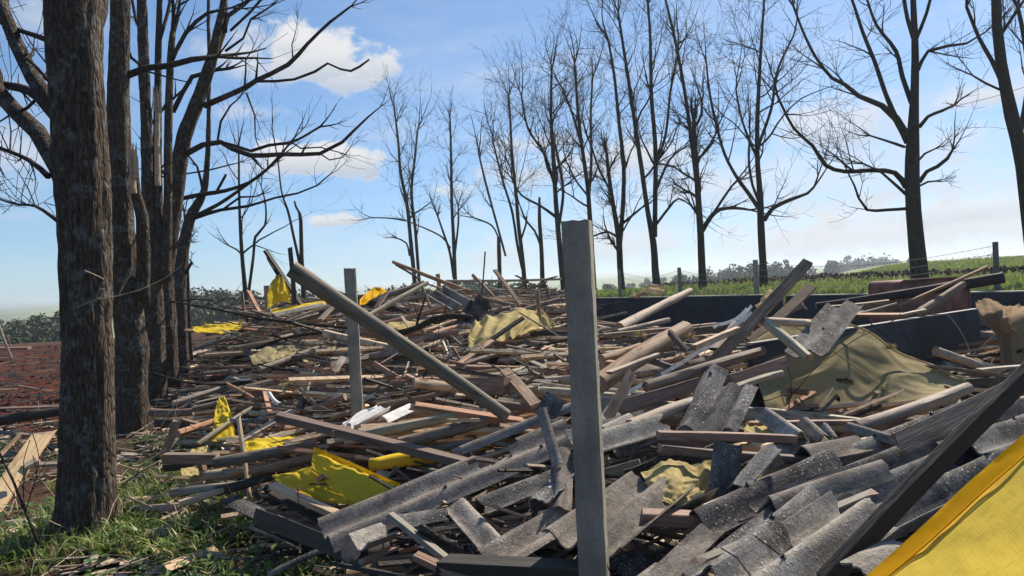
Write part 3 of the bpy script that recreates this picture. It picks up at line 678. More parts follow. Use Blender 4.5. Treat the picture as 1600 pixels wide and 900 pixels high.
T19 = tree('broadest bare tree, long branches sweeping up and one bent down on its inner side', [(1438, 440, 32), (1433, 390, 29), (1427, 330, 27), (1425, 280, 26), (1426, 220, 23), (1429, 150, 15), (1430, 90, 13), (1428, 30, 11), (1425, -40, 9)], 18.5,
    limbs=[([(1420, 222, 15), (1400, 185, 13), (1378, 165, 10), (1342, 150, 8), (1320, 132, 7), (1300, 122, 6), (1275, 90, 5), (1255, 50, 4.5), (1240, 10, 4)], 1.0, .55, 1.5),
           ([(1400, 185, 9), (1385, 150, 8), (1368, 100, 7), (1348, 50, 6), (1335, 10, 5), (1320, -30, 4)], 1.5, .7, 1.6),
           ([(1416, 292, 11), (1398, 270, 9), (1365, 266, 8), (1320, 268, 7.5), (1290, 258, 7), (1270, 228, 6), (1240, 200, 5), (1215, 150, 4)], -1, .6, 1.5),
           ([(1415, 303, 6), (1395, 285, 5), (1378, 270, 4), (1350, 256, 3)], -.5, .7, 1.2),
           ([(1416, 326, 6), (1385, 328, 5.5), (1355, 328, 5), (1342, 310, 4), (1335, 290, 3.5), (1325, 270, 2.5)], -.5, .7, 1.1),
           ([(1436, 285, 8), (1448, 268, 7), (1465, 260, 7), (1480, 248, 6), (1488, 235, 4)], -.5, .5, 1.1),
           ([(1437, 198, 7), (1450, 182, 6), (1472, 173, 5.5), (1491, 164, 4)], .5, .35, .9),
           ([(1436, 250, 4), (1445, 240, 4), (1462, 232, 3)], 0, .3, .7), ([(1438, 290, 4), (1450, 284, 4), (1462, 283, 3)], 0, .2, .5),
           ([(1414, 230, 5), (1400, 225, 5), (1385, 220, 4), (1360, 212, 3)], 0, .4, 1),
           ([(1424, 160, 9), (1410, 120, 8), (1400, 80, 7), (1370, 40, 5), (1355, 0, 4)], 1, .8, 1.6),
           ([(1431, 70, 8), (1418, 30, 7), (1410, -20, 6)], 0, .8, 1.6), ([(1434, 110, 7), (1450, 80, 6), (1480, 72, 5), (1510, 68, 4), (1540, 50, 3)], -.5, .9, 1.4),
           ([(1432, 60, 7), (1448, 20, 6), (1460, -30, 5)], 0, .8, 1.5)], seed=32, auto=0, lvl=2, dress=1.0, group=GR)
T20 = tree('bare tree leaning in from beyond the end of the fence, its trunk out of line', [(1628, 520, 28), (1612, 380, 26), (1598, 260, 24), (1580, 180, 22), (1564, 100, 19), (1558, 40, 17), (1556, -40, 14)], 17,
    limbs=[([(1566, 130, 8), (1550, 95, 7), (1530, 60, 6), (1510, 10, 5)], 0, .7, 1.4), ([(1590, 230, 9), (1606, 130, 8), (1600, 60, 7), (1590, 10, 6)], 1, .7, 1.4), ([(1562, 140, 4), (1540, 130, 4), (1520, 118, 3)], 0, .6, 1),
           ([(1560, 60, 7), (1580, 30, 6), (1600, 0, 5)], 0, .8, 1.3)], seed=33, auto=0, lvl=2, dress=.8, top=False, group=GR)

# ---------------------------------------------------------------- far leafy woods
def leaf_mat(name, a, b):
    m, t, bs = mat(name); g = G(t); n = g.noise(g.coords('Object'), .22, 5, .6); n2 = g.noise(g.coords('Object'), 2, 4, .6)
    g.put(bs.inputs['Base Color'], g.mix(g.map(g.math('ADD', g.math('MULTIPLY', n, .6), g.math('MULTIPLY', n2, .4)), .35, .65), a, b)); bs.inputs['Roughness'].default_value = .8
    return m
L_wood = leaf_mat('woodland_leaves', (.022, .036, .016), (.085, .105, .035)); L_euc = leaf_mat('eucalyptus_leaves', (.025, .038, .022), (.06, .075, .04))
def crown_pts(c, rx, rz, n, s, nr, V_, F_):
    """leafy crown: many small tilted faces clustered in clumps inside an uneven ellipsoid"""
    k = max(5, n // 55); cl = nr.normal(0, 1, (k, 3)); cl /= np.linalg.norm(cl, axis=1)[:, None]; cl *= nr.uniform(.45, .9, (k, 1)); rr = nr.uniform(.22, .48, k)
    idx = nr.integers(0, k, n); d = nr.normal(0, 1, (n, 3)); d /= np.linalg.norm(d, axis=1)[:, None]
    p = cl[idx] + d * (rr[idx] * nr.uniform(.4, 1.05, n))[:, None]
    p = p * np.array([rx, rx, rz]) + np.array(c)
    a = nr.normal(0, 1, (n, 3)); a /= np.linalg.norm(a, axis=1)[:, None]; b = np.cross(a, nr.normal(0, 1, (n, 3))); b /= np.linalg.norm(b, axis=1)[:, None]
    sz = s * nr.uniform(.6, 1.3, (n, 1)); o = sum(len(x) for x in V_)
    q = np.stack([p - a * sz, p - b * sz * .6, p + a * sz, p + b * sz * .6], 1).reshape(-1, 3)
    V_.append(q); F_.append(np.arange(n * 4).reshape(-1, 4) + o)
def arr_mesh(name, V_, F_, mats, mi=None):
    v = np.concatenate(V_); f = np.concatenate(F_); me = bpy.data.meshes.new(name)
    me.vertices.add(len(v)); me.vertices.foreach_set('co', v.astype(np.float32).ravel())
    me.loops.add(f.size); me.loops.foreach_set('vertex_index', f.astype(np.int32).ravel())
    me.polygons.add(len(f)); me.polygons.foreach_set('loop_start', np.arange(0, f.size, f.shape[1], dtype=np.int32))
    for m in mats: me.materials.append(m)
    me.update(calc_edges=True); return me
nr = np.random.default_rng(5)
def wood_mass(name, specs, mt, leaf):
    V_, F_ = [], []
    for (px, topy, D, w, h, n) in specs:
        p = A(px, topy, D); g = terr(p.x, p.y)
        crown_pts((p.x, p.y, p.z - h / 2), w / 2, h / 2, n, leaf, nr, V_, F_)
        t = w * .05
        lo = Vector((p.x, p.y, g)); V_.append(np.array([[p.x - t, p.y, g], [p.x + t, p.y, g], [p.x + t * .5, p.y, p.z - h * .4], [p.x - t * .5, p.y, p.z - h * .4]])); F_.append(np.array([[0, 1, 2, 3]]) + sum(len(x) for x in V_[:-1]))
    return tag(link(name, arr_mesh(name, V_, F_, [mt])), kind='stuff')
sp = []
for i in range(150):
    px = 250 + 660 * nr.random(); D = nr.uniform(95, 150)
    hz = 450 + .0507 * (800 - px); prof = np.interp(px, [250, 300, 350, 420, 470, 560, 600, 640, 720, 800, 860, 910], [-28, -25, -22, -14, -14, -6, -6, -14, -18, -12, -8, -4])
    dep = nr.uniform(0, 1); top = hz + prof - 4 + dep * 26 + nr.uniform(-3, 4); w = nr.uniform(6, 10); sp.append((px, top, D, w, nr.uniform(5.5, 8), 750))
wood_mass('woodland', sp, L_wood, .34)
sp = []
for i in range(46):
    px = -60 + 175 * nr.random(); D = nr.uniform(75, 125); hz = 486 - .05 * px
    top = np.interp(px, [-60, 10, 40, 62, 80, 110], [14, 12, 8, 2, -6, -10]) + hz + nr.uniform(0, 42); sp.append((px, top, D, nr.uniform(4, 7), nr.uniform(4, 6), 900))
wood_mass('woodland', sp, L_wood, .26)
def euc_row(x0, x1, tops, D, n, name='tree_belt'):
    sp = []
    for i in range(n):
        px = x0 + (x1 - x0) * (i + nr.uniform(-.4, .4)) / n; D_ = D + nr.uniform(-20, 20)
        top = np.interp(px, [a for a, b in tops], [b for a, b in tops]) + nr.uniform(-2.5, 3.5) * 1.0
        sp.append((px, top, D_, nr.uniform(6, 10) * D / 260, nr.uniform(11, 16) * D / 260, 420))
        sp.append((px + nr.uniform(-5, 5), top + 14 * 260 / D * .8, D_, nr.uniform(8, 12) * D / 260, 12 * D / 260, 500))
    wood_mass(name, sp, L_euc, .6 * D / 260)
euc_row(1042, 1262, [(1042, 446), (1060, 428), (1090, 422), (1120, 420), (1150, 412), (1190, 409), (1225, 403), (1245, 408), (1262, 425)], 250, 34)
euc_row(1268, 1282, [(1268, 418), (1282, 420)], 250, 2)
euc_row(1310, 1408, [(1310, 406), (1330, 402), (1365, 400), (1400, 402), (1408, 410)], 430, 24)
euc_row(1496, 1560, [(1496, 404), (1520, 400), (1560, 399)], 700, 14)
def leafy_tree(px, top, D, w, h, label, n=1600, mt=L_wood):
    p = A(px, top, D); g = terr(p.x, p.y); r = empty('leafy_tree', (p.x, p.y, g)); tag(r, label, 'tree')
    V_, F_ = [], []; crown_pts((p.x, p.y, p.z - h / 2), w / 2, h / 2, n, .35 * D / 150, nr, V_, F_); adopt(r, link('crown', arr_mesh('crown', V_, F_, [mt])))['kind'] = 'stuff'
    mb = MB(); mb.tube([Vector((p.x, p.y, g - .2)), Vector((p.x + .1, p.y, g + (p.z - h / 2 - g) * .6)), Vector((p.x, p.y, p.z - h * .4))], [w * .05, w * .035, w * .015], 7); adopt(r, mb.build('trunk', [B_far]))
leafy_tree(948, 446, 190, 6.5, 5.5, 'round dark green tree alone on the far slope beside the tall post')
leafy_tree(1300, 410, 300, 6.5, 9, 'lone bluish eucalyptus standing before the far tree belt on the field', mt=L_euc)
leafy_tree(1427, 397, 330, 5, 9, 'thin far eucalyptus showing beside the broadest bare trunk', mt=L_euc)
for (x, y, w, q) in ((1010, 437, 2.5, 'tiny tree on the hazy far ridge, the middle one of three'), (1030, 434, 3, 'tiny tree on the hazy far ridge next to the tallest bare trunk'), (985, 440, 2, 'tiny tree on the hazy far ridge near the round dark tree')): leafy_tree(x, y, 420, w * 3, 6, q, 500)
# ---------------------------------------------------------------- labels of loose pieces
LM = [('the tall concrete post', 915, 640), ('the thin concrete post', 552, 560), ('the great slanting log', 650, 545), ('the closest tree trunk', 140, 780), ('the second tree trunk', 215, 660),
      ('the torn yellow curtain', 545, 750), ('the long roof strip', 700, 745), ('the pale crumpled tarp', 790, 515), ('the far dark wall', 1050, 485), ('the near dark wall', 1450, 530),
      ('the sagging olive tarp', 1330, 590), ('the three roof tongues', 1120, 630), ('the steep brown beam', 1180, 500), ('the broad dark plank', 1440, 750), ('the corner yellow curtain', 1500, 830),
      ('the white broken sheets', 590, 650), ('the hanging yellow rag', 435, 455), ('the rusty steel box', 1460, 460), ('the wide roof sheets', 1400, 740), ('the crumpled yellow cloth', 1050, 745), ('the shaded tree trunks', 275, 530), ('the upright roof stub', 1120, 720)]
def to_px(p):
    v = CAMROT.inverted() @ (p - EYE); return 800 + F * v.x / -v.z, 450 - F * v.y / -v.z
def autolabel(kind, col, Ln, wd, p0, p1):
    a = to_px(p0); b = to_px(p1)
    if a[0] > b[0]: a, b = b, a; p0, p1 = p1, p0
    mx, my = (a[0] + b[0]) / 2, (a[1] + b[1]) / 2
    sz = ('long ' if Ln > 2.2 else 'short ' if Ln < 1.0 else '') + ('thin ' if wd < .06 else 'thick ' if wd > .15 else '')
    sl = (a[1] - b[1]) / max(8, b[0] - a[0])
    pose = 'steep' if abs(sl) > 1.2 else 'level' if abs(sl) < .1 else ('rising wallward' if sl > 0 else 'rising trunkward')
    ds = sorted(LM, key=lambda m: math.hypot(m[1] - mx, (m[2] - my) * 1.6))
    def rel(m, far):
        dy = my - m[2]
        return (('before ' if dy > 0 else 'behind ') if abs(dy) > 26 else 'beside ') + m[0] if not far else 'towards ' + m[0]
    cands = [f'{sz}{CN.get(col, col)} {kind}, {pose}, {rel(ds[0], 0)}']
    for m2 in ds[1:11]: cands.append(f'{sz}{CN.get(col, col)} {kind} {rel(ds[0], 0)}, {rel(m2, 1)}')
    for m2 in ds[1:11]: cands.append(f'{sz}{CN.get(col, col)} {kind}, {pose}, between {ds[0][0][4:]} and {m2[0][4:]}')
    cands = [c for c in cands if len(c.split()) <= 16] or [f'{CN.get(col, col)} {kind} {rel(ds[0], 0)}']
    for c in cands:
        if c not in USED: USED.add(c); return c
    return cands[0]
USED = set()
_b = MB(); _b.tube([Vector((0, 0, -.004)), Vector((0, 0, .004))], [.011, .010], 12); _b.tube([Vector((0, 0, .004)), Vector((0, 0, .009))], [.005, .005], 6); _b.tube([Vector((0, 0, .009)), Vector((0, 0, .016))], [.0025, .0025], 6)
BOLT = _b.mesh('bolt', [M_wire])
GRP = dict(log='round logs thrown about in the wreckage', plank='sawn planks and beams in the wreckage', roof_sheet='broken roof sheets on the wreckage', pole='thin poles in the wreckage', branch='fallen branches on the wreckage')
HERO = []
def hero(x0, y0, x1, y1, w, d):
    HERO.append((x0, y0, x1, y1, w / 2 + 3, d))
def clear_of(pts):
    for p in pts:
        a, b = to_px(p)
        for (x0, y0, x1, y1, w, d) in HERO:
            if p.y > d + .25: continue
            dx, dy = x1 - x0, y1 - y0; t = max(0, min(1, ((a - x0) * dx + (b - y0) * dy) / (dx * dx + dy * dy + 1e-6)))
            if (a - x0 - dx * t) ** 2 + (b - y0 - dy * t) ** 2 < w * w: return False
    return True
def ends(x0, y0, x1, y1, D=None, l=0.0, maxL=3.4):
    if D is not None:
        if not isinstance(D, tuple): D = (D, D)
        return A(x0, y0, D[0]), A(x1, y1, D[1])
    p0, p1 = S(x0, y0, l), S(x1, y1, l)
    near, far = (p0, p1) if p0.y < p1.y else (p1, p0)
    fx, fy = (x1, y1) if far is p1 else (x0, y0)
    k = 1.0
    while (far - near).length > maxL and k > 0: k -= .06; far = A(fx, fy, near.y + (far.y - near.y) * .94)
    return (near, far) if (x0, y0) != (fx, fy) else (far, near)
def piece(kind, x0, y0, x1, y1, w, col, label=None, D=None, l=.03, t=.45, roll=None, jag=(.3, .3), rr=None, bend=.012, maxL=3.4, sz=None):
    rn = random.Random(int(x0 * 7 + y0 * 13 + x1 * 3 + y1)); p0, p1 = ends(x0, y0, x1, y1, D, l, maxL)
    d = (p0.y + p1.y) / 2; W = sz or w * d / F
    if label or w > 11: hero(x0, y0, x1, y1, w, d)
    if roll is None: roll = rn.uniform(-.35, .35) + (math.pi / 2 if kind == 'plank' and rn.random() < .3 else 0)
    m, Ln = frame_of(p0, p1, roll)
    if kind in ('log', 'pole'):
        r = rr or (1, .85); me = log_mesh(Ln, W / 2 * r[0], W / 2 * r[1], col, rn, bend, 12 if W > .09 else 8); autosmooth(me, 50)
    elif kind == 'branch':
        return branch([(x0, y0, w), ((x0 + x1) / 2, (y0 + y1) / 2 + rn.uniform(-4, 4), w * .8), (x1, y1, w * .4)], d, label)
    else:
        me = plank_mesh(Ln, W, W * t, col, rn, (jag[0] * .15, jag[1] * .15))
    o = link(kind, me, None, m)
    tag(o, label or autolabel(kind, col, Ln, W, p0, p1), 'log' if kind == 'log' else 'pole' if kind == 'pole' else 'plank', GRP[kind]); return o
def branch(line, D, label=None, side=4, col=None, dens=.8, dD=0):
    rn = random.Random(int(line[0][0] * 3 + line[0][1])); P, Q = pxline(line, D, dD); PP, QQ = resample(P, Q, .12); mb = MB()
    mb.tube(PP, QQ, 7, True, fn=lambda i, k, an, p: 1 + .12 * nz(i * .7, k * 1.3, D)); tm = MB()
    for c in range(side):
        i = rn.randrange(1, len(PP) - 1); d0 = (PP[i + 1] - PP[i]).normalized(); nd = (d0 + perp_rand(d0, rn) * .8 + Vector((0, 0, .2))).normalized()
        grow(mb, PP[i], nd, max(.003, QQ[i] * .5), rn.uniform(.2, .5), 1, rn, mb, rmin=.003, dens=dens)
    o = mb.build('branch', [col or B_far], smooth=True); c = sum(PP, Vector()) / len(PP)
    o.data.transform(Matrix.Translation(-c)); o.location = c
    tag(o, label or autolabel('branch', 'dark', (PP[0] - PP[-1]).length, .05, PP[0], PP[-1]), 'branch', GRP['branch']); return o
def sheet(x0, y0, x1, y1, w, cm, label=None, D=None, l=.04, roll=0.0, name='roof_sheet', **k):
    rn = random.Random(int(x0 * 5 + y0 * 11 + x1)); p0, p1 = ends(x0, y0, x1, y1, D, l, 2.6); m, Ln = frame_of(p0, p1, R(roll)); dd = (p0.y + p1.y) / 2; hero(x0, y0, x1, y1, w * F / dd * .8, dd)
    o = link(name, autosmooth(sheet_mesh(Ln, w, cm, rn, **k), 40), None, m)
    if label and Ln > .6 and k.get('amp', .032) > .02 and cm is not M_white:
        pt, ph, am = k.get('pitch', .177), k.get('phase', 0.0), k.get('amp', .032)
        ys = [y for y in ((q - ph) * pt for q in range(-4, 5)) if abs(y) < w / 2 - .02]
        for q in range(min(3, int(Ln * 1.6))):
            if not ys: break
            b_ = link('bolt', BOLT, o); b_.location = (Ln * rn.uniform(-.36, .36), rn.choice(ys), am + .002); b_.rotation_euler = (rn.uniform(-.2, .2), rn.uniform(-.2, .2), 0)
    kd = {C_grey: 'grey', C_lich: 'lichen speckled', C_dark: 'dark grey', C_pale: 'pale', M_white: 'white'}[cm]
    tag(o, label or autolabel('roof piece', kd, Ln, w, p0, p1), 'roof sheet', GRP['roof_sheet']); return o
def ccloth(ctrl, mt, label, nu=40, nvv=40, ripple=.02, fold=0.0, ffreq=6.0, seed=0, holes=(), cat='tarp', name='tarp', hem=None, group=None, fdir=(1, 0)):
    """cloth through a grid of traced control points (px,py,depth), Catmull-Rom in both directions"""
    g = [[A(*c) for c in row] for row in ctrl]
    for row in ctrl:
        for a, b in zip(row, row[1:]): hero(a[0], a[1], b[0], b[1], 26, min(a[2], b[2]))
    def cr(p, t):
        n = len(p) - 1; x = t * n; i = min(int(x), n - 1); f = x - i
        a, b, c, d = p[max(i - 1, 0)], p[i], p[i + 1], p[min(i + 2, n)]
        return .5 * ((2 * b) + (c - a) * f + (2 * a - 5 * b + 4 * c - d) * f * f + (3 * b - a - 3 * c + d) * f ** 3)
    rows = [[cr(r, j / nvv) for j in range(nvv + 1)] for r in g]
    P = [[cr([rows[k][j] for k in range(len(g))], i / nu) for j in range(nvv + 1)] for i in range(nu + 1)]
    c = sum((P[i][j] for i in range(0, nu + 1, 4) for j in range(0, nvv + 1, 4)), Vector()) / (len(range(0, nu + 1, 4)) * len(range(0, nvv + 1, 4)))
    vs = []
    for i in range(nu + 1):
        for j in range(nvv + 1):
            e = P[min(i + 1, nu)][j] - P[max(i - 1, 0)][j]; h = P[i][min(j + 1, nvv)] - P[i][max(j - 1, 0)]; n = e.cross(h); n = n.normalized() if n.length > 1e-9 else Vector((0, 0, 1))
            a, b = i / nu, j / nvv; q = a * fdir[0] + b * fdir[1]; q2 = a * fdir[1] - b * fdir[0]
            rg = 1 - abs(nz(q * ffreq + .35 * nz(a * 3, b * 3, seed), q2 * ffreq * .22, seed)) * 2.2
            d = (ripple if ripple < .03 else ripple * .45) * (nz(a * 5, b * 5, seed) + .5 * nz(a * 13, b * 13, seed + 3)) + fold * rg
            vs.append(P[i][j] + n * d - c)
    W = nvv + 1; fs = []; uv = []
    for i in range(nu):
        for j in range(nvv):
            a, b = (i + .5) / nu, (j + .5) / nvv
            if any(((a - hx) / rx) ** 2 + ((b - hy) / ry) ** 2 + .5 * nz(a * 30, b * 30, seed) < 1 for (hx, hy, rx, ry) in holes): continue
            fs.append((i * W + j, i * W + j + 1, (i + 1) * W + j + 1, (i + 1) * W + j))
    me = bpy.data.meshes.new(name); me.from_pydata([tuple(v) for v in vs], [], fs); me.materials.append(mt)
    ul = me.uv_layers.new(name='UVMap')
    sx = (P[0][0] - P[nu][0]).length; sy = (P[0][0] - P[0][nvv]).length
    flat = []
    for f in fs:
        for v in f: flat += [(v // W) / nu * sx, (v % W) / nvv * sy]
    ul.data.foreach_set('uv', flat); me.polygons.foreach_set('use_smooth', [True] * len(fs)); me.update()
    o = link(name, me); o.location = c; tag(o, label, cat, group)
    if hem:
        mb = MB(); line = [P[i][j] for (i, j) in ([(k, 0) for k in range(nu + 1)] if hem[0] == 'u0' else [(0, k) for k in range(nvv + 1)] if hem[0] == 'v0' else [(nu, k) for k in range(nvv + 1)])]
        o2 = hem[1]; mb.tube(line, [o2] * len(line), 8, True); hm = mb.build('hem', [T_hem], smooth=True); adopt(o, hm)
    return o
# ---------------------------------------------------------------- concrete posts
def square_post(px0, py0, px1, py1, w, d, D, rot, label, nr_=90, chip=.006):
    top = A(px0, py0, D); bot = A(px1, py1, D); g = terr(top.x, top.y) - .3
    x = (top.x + bot.x) / 2; H = top.z - g; mb = MB(); cut = .012; hw, hd = w / 2, d / 2; sec = []
    def seg(a, b, n):
        for i in range(n): t = i / n; sec.append((a[0] + (b[0] - a[0]) * t, a[1] + (b[1] - a[1]) * t))
    c = [(-hw + cut, -hd), (hw - cut, -hd), (hw, -hd + cut), (hw, hd - cut), (hw - cut, hd), (-hw + cut, hd), (-hw, hd - cut), (-hw, -hd + cut)]
    for i in range(8): seg(c[i], c[(i + 1) % 8], 7 if i % 2 == 0 else 3)
    S_ = len(sec); n = nr_
    for i in range(n + 1):
        z = H * i / n
        for k, (a, b) in enumerate(sec):
            corner = min(1, (abs(a) / hw) * (abs(b) / hd)); q = max(0, nz(a * 30, b * 30, z * 9) - .22) * corner
            q += .9 * max(0, nz(a * 9, b * 9, z * 2.7 + 5) - .35) * corner
            s_ = 1 - q * .22 + .010 * nz(a * 14, b * 14, z * 4) + .006 * nz(a * 60, b * 60, z * 40)
            zz = z - (.012 * abs(nz(a * 25, b * 25, 2)) if i == n else 0)
            mb.v.append(Vector((a * s_, b * s_, zz)))
    for i in range(n):
        for k in range(S_):
            k2 = (k + 1) % S_; mb.f.append((i * S_ + k, i * S_ + k2, (i + 1) * S_ + k2, (i + 1) * S_ + k)); mb.m.append(0)
    mb.v.append(Vector((0, 0, H - .004))); t = len(mb.v) - 1
    for k in range(S_): mb.f.append((n * S_ + k, n * S_ + (k + 1) % S_, t)); mb.m.append(0)
    o = mb.build('concrete_post', [C_post]); autosmooth(o.data, 25); o.location = (x, D, g); o.rotation_euler.z = R(rot)
    return tag(o, label, 'post', None)
square_post(901, 345, 929, 900, .099, .099, 2.52, -15, 'tall square concrete post with chipped corners, upright before the wreckage', 150)
P2 = square_post(548, 419, 557, 640, .088, .085, 5.4, 8, 'thin concrete post behind the great slanting log', 60)
square_post(418, 446, 421, 545, .10, .1, 13, 10, 'small grey concrete post beside the hanging yellow rag', 20)
# ---------------------------------------------------------------- low walls, steel box, fence
def wall(p, q, z1, th, label, z0=-.2):
    p = Vector(p); q = Vector(q); d = q - p; Ln = d.length; r = empty('low_wall', (p.x, p.y, 0)); tag(r, label, 'wall')
    m = Matrix.Translation((p.x, p.y, 0)) @ Matrix.Rotation(math.atan2(d.y, d.x), 4, 'Z')
    mb = MB(); n = int(Ln / .35)
    for i in range(n + 1):
        x = Ln * i / n; e = .012 * nz(x * 1.3, p.x)
        for (y, z) in ((-th / 2, z0), (-th / 2 + e, z1), (th / 2 + e, z1), (th / 2, z0)): mb.v.append(Vector((x, y, z + (.008 * nz(x * 2, 5) if z > 0 else 0))))
    for i in range(n):
        for a in range(3): mb.f.append((i * 4 + a, (i + 1) * 4 + a, (i + 1) * 4 + a + 1, i * 4 + a + 1)); mb.m.append(0)
    mb.f += [(0, 1, 2, 3), tuple(n * 4 + k for k in (3, 2, 1, 0))]; mb.m += [0, 0]
    o = mb.build('wall_face', [M_wall]); o.matrix_world = m; adopt(r, o)
    mb = MB(); mb.box((-.004, -th / 2 - .003, z1 + .010), (Ln + .004, th / 2 + .003, z1 + .019)); o = mb.build('wall_cap', [M_cap]); o.matrix_world = m; adopt(r, o); return r
def on_u(u, Y): return ((u - Y * .6 + 22 * .6) / .8 + 12.7, Y)
wall(on_u(-11.7, 18.5), on_u(-11.7, 12.9), 1.14, .16, 'dark blue wall far behind the tall post')
wall(on_u(-11.72, 12.75), on_u(-11.72, 6.2), 1.12, .16, 'dark wall running behind the rusty steel box to the fence post')
wall((1.75, 5.25), (5.1, 7.76), 1.05, .05, 'near dark blue wall with thin pale edge, half under the olive tarp')
wall(on_u(-16.2, 17), on_u(-16.2, 12.0), .62, .12, 'low dark wall almost buried behind the crossing planks')
def steel_box():
    p = A(1405, 440, 8.3); q = A(1512, 434, 8.7); z1 = 1.40; r = empty('steel_box', (p.x, p.y, 0)); tag(r, 'rust red steel box with rounded corners behind the crossing beams', 'steel box')
    d = Vector((q.x - p.x, q.y - p.y, 0)); Ln = d.length; m = Matrix.Translation((p.x, p.y, 0)) @ Matrix.Rotation(math.atan2(d.y, d.x), 4, 'Z')
    mb = MB(); n = 20; pr = []
    rc = .07
    for i in range(7): a = math.pi / 2 * i / 6; pr.append((rc - rc * math.cos(a), z1 - rc + rc * math.sin(a)))
    for i in range(7): a = math.pi / 2 * i / 6; pr.append((Ln - rc + rc * math.sin(a), z1 - rc + rc * math.cos(a)))
    pr += [(Ln, .3), (0, .3)]; k = len(pr)
    for y in (0, .45): mb.v += [Vector((x, y, z)) for x, z in pr]
    mb.f = [tuple(range(k)), tuple(range(k, 2 * k))[::-1]] + [(i, i + k, (i + 1) % k + k, (i + 1) % k) for i in range(k)]; mb.m = [0] * len(mb.f)
    o = mb.build('box_body', [M_rust]); o.matrix_world = m; adopt(r, o)
    mb = MB(); pts = [Vector((x, -.012, z)) for x, z in pr]; mb.tube(pts + [pts[0]], [.014] * (k + 1), 6, False); o = mb.build('rim', [M_rust]); o.matrix_world = m; adopt(r, o)
    for h in (.45, .8): mb = MB(); mb.box((.12, -.03, h), (Ln - .12, -.002, h + .05)); o = mb.build('rib', [M_rust]); o.matrix_world = m; adopt(r, o)
steel_box()
fr = empty('fence', (A(1180, 406, 15.5).x, 15.5, 1)); tag(fr, 'sagging wire mesh fence on thin wooden posts beyond the walls', 'fence')
FP = [(967, 421, 460, 20), (1061, 418, 456, 17.5), (1180, 406, 458, 14), (1371, 392, 430, 17), (1555, 378, 452, 11.2)]; fpts = []
for (x, y0, y1, D) in FP:
    if x == 1371: continue
    a = A(x, y0, D); b = A(x + 2, y1 + 8, D); mb = MB(); w = 8.5 * min(D, 14) / F / 2; g = min(b.z, terr(b.x, b.y)) - .2
    mb.tube([Vector((a.x, D, g)), Vector((a.x, D, (a.z + g) / 2)), a], [w, w * .97, w * .92], 6, True, 0, 1); adopt(fr, mb.build('post', [W_grey, W_end])); fpts.append(a)
for k in range(5):
    mb = MB()
    for a, b in zip(fpts, fpts[1:]):
        pp = [a.lerp(b, t / 8) + Vector((0, 0, -.06 - k * .13 - .18 * math.sin(math.pi * t / 8) + .03 * nz(t, k))) for t in range(9)]; mb.tube(pp, [.004] * 9, 3)
    adopt(fr, mb.build('wire', [M_net]))
mb = MB()
for a, b in zip(fpts, fpts[1:]):
    n = int((a - b).length / .09)
    for i in range(n):
        for s_ in (1, -1):
            p = a.lerp(b, i / n); q = a.lerp(b, min(1, max(0, (i + s_ * 4) / n))); sg = -.18 * math.sin(math.pi * i / n)
            mb.tube([p + Vector((0, 0, -.05 + sg)), q + Vector((0, 0, -.62 + sg))], [.0013, .0013], 3, False)
tag(adopt(fr, mb.build('mesh', [M_net])), kind='stuff')
# thin far overhead wire
mb = MB(); a = A(1500, 164, 60); b = A(1620, 130, 40); mb.tube([a, a.lerp(b, .5) - Vector((0, 0, .1)), b], [.02] * 3, 4); tag(mb.build('overhead_wire', [M_wire]), 'thin power line crossing the sky beside the broadest bare tree', 'wire')

# ---------------------------------------------------------------- traced wreckage : hero timber
p_ = piece
p_('log', 455, 420, 792, 650, 24, 'o', 'great slanting grey log, its sawn end raised against the sky', D=(4.5, 4.85), rr=(1.1, .85), bend=.012)
mbk = MB()
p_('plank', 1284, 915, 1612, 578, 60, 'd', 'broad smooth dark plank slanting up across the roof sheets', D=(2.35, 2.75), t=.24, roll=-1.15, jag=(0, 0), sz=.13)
p_('plank', 1058, 622, 1262, 410, 17, 'b', 'steep brown beam rising above the walls, the highest of the crossed beams', D=(5.0, 5.6), t=.55, roll=.7, jag=(0, .1))
p_('plank', 1172, 536, 1268, 447, 15, 'b', 'shorter brown beam leaning under the steep one', D=(5.7, 6.2), t=.5, roll=.6)
p_('log', 936, 600, 1072, 515, 29, 'b', 'thick round brown log with a flat sawn end beside the tall post', D=(4.6, 5.5), rr=(.95, 1.05))
p_('plank', 1085, 543, 1152, 515, 10, 'p', 'orange lit beam stub with a pale top face on the thick log', D=(5.0, 5.3), t=.9, roll=0)
p_('plank', 1047, 520, 1075, 550, 10, 'b', D=(5.0, 4.9), t=.6)
p_('log', 1010, 605, 1192, 548, 19, 'b', 'round log pointing at the olive tarp, its pale cut end showing', D=(4.6, 5.1))
p_('plank', 968, 636, 1090, 600, 20, 'r', D=(4.35, 4.7), t=.5, roll=1.2)
p_('plank', 950, 652, 988, 582, 17, 'r', 'reddish board standing on end right beside the tall post', D=(4.0, 4.25), t=.25, roll=1.1)
p_('log', 985, 666, 1085, 628, 22, 'p', 'pale lit log under the foot of the steep brown beam', D=(3.9, 4.3))
p_('plank', 1140, 594, 1228, 565, 17, 'r', 'red brown beam end resting on the olive tarp', D=(4.5, 4.8), t=.6, roll=1.2)
p_('log', 1150, 606, 1222, 583, 13, 'g', D=(4.3, 4.5))
p_('log', 1192, 502, 1264, 505, 14, 'p', 'short pale log lying level at the peak of the olive tarp', D=(5.35, 5.5))
p_('log', 1200, 506, 1264, 560, 18, 'g', 'grey round log sliding down the olive tarp', D=(5.3, 4.8))
p_('log', 1045, 500, 965, 518, 9, 'p', D=(8.6, 8.0)); p_('log', 968, 512, 1078, 455, 14, 'p', 'pale pole propped against the far dark wall', D=(9.0, 11.2))
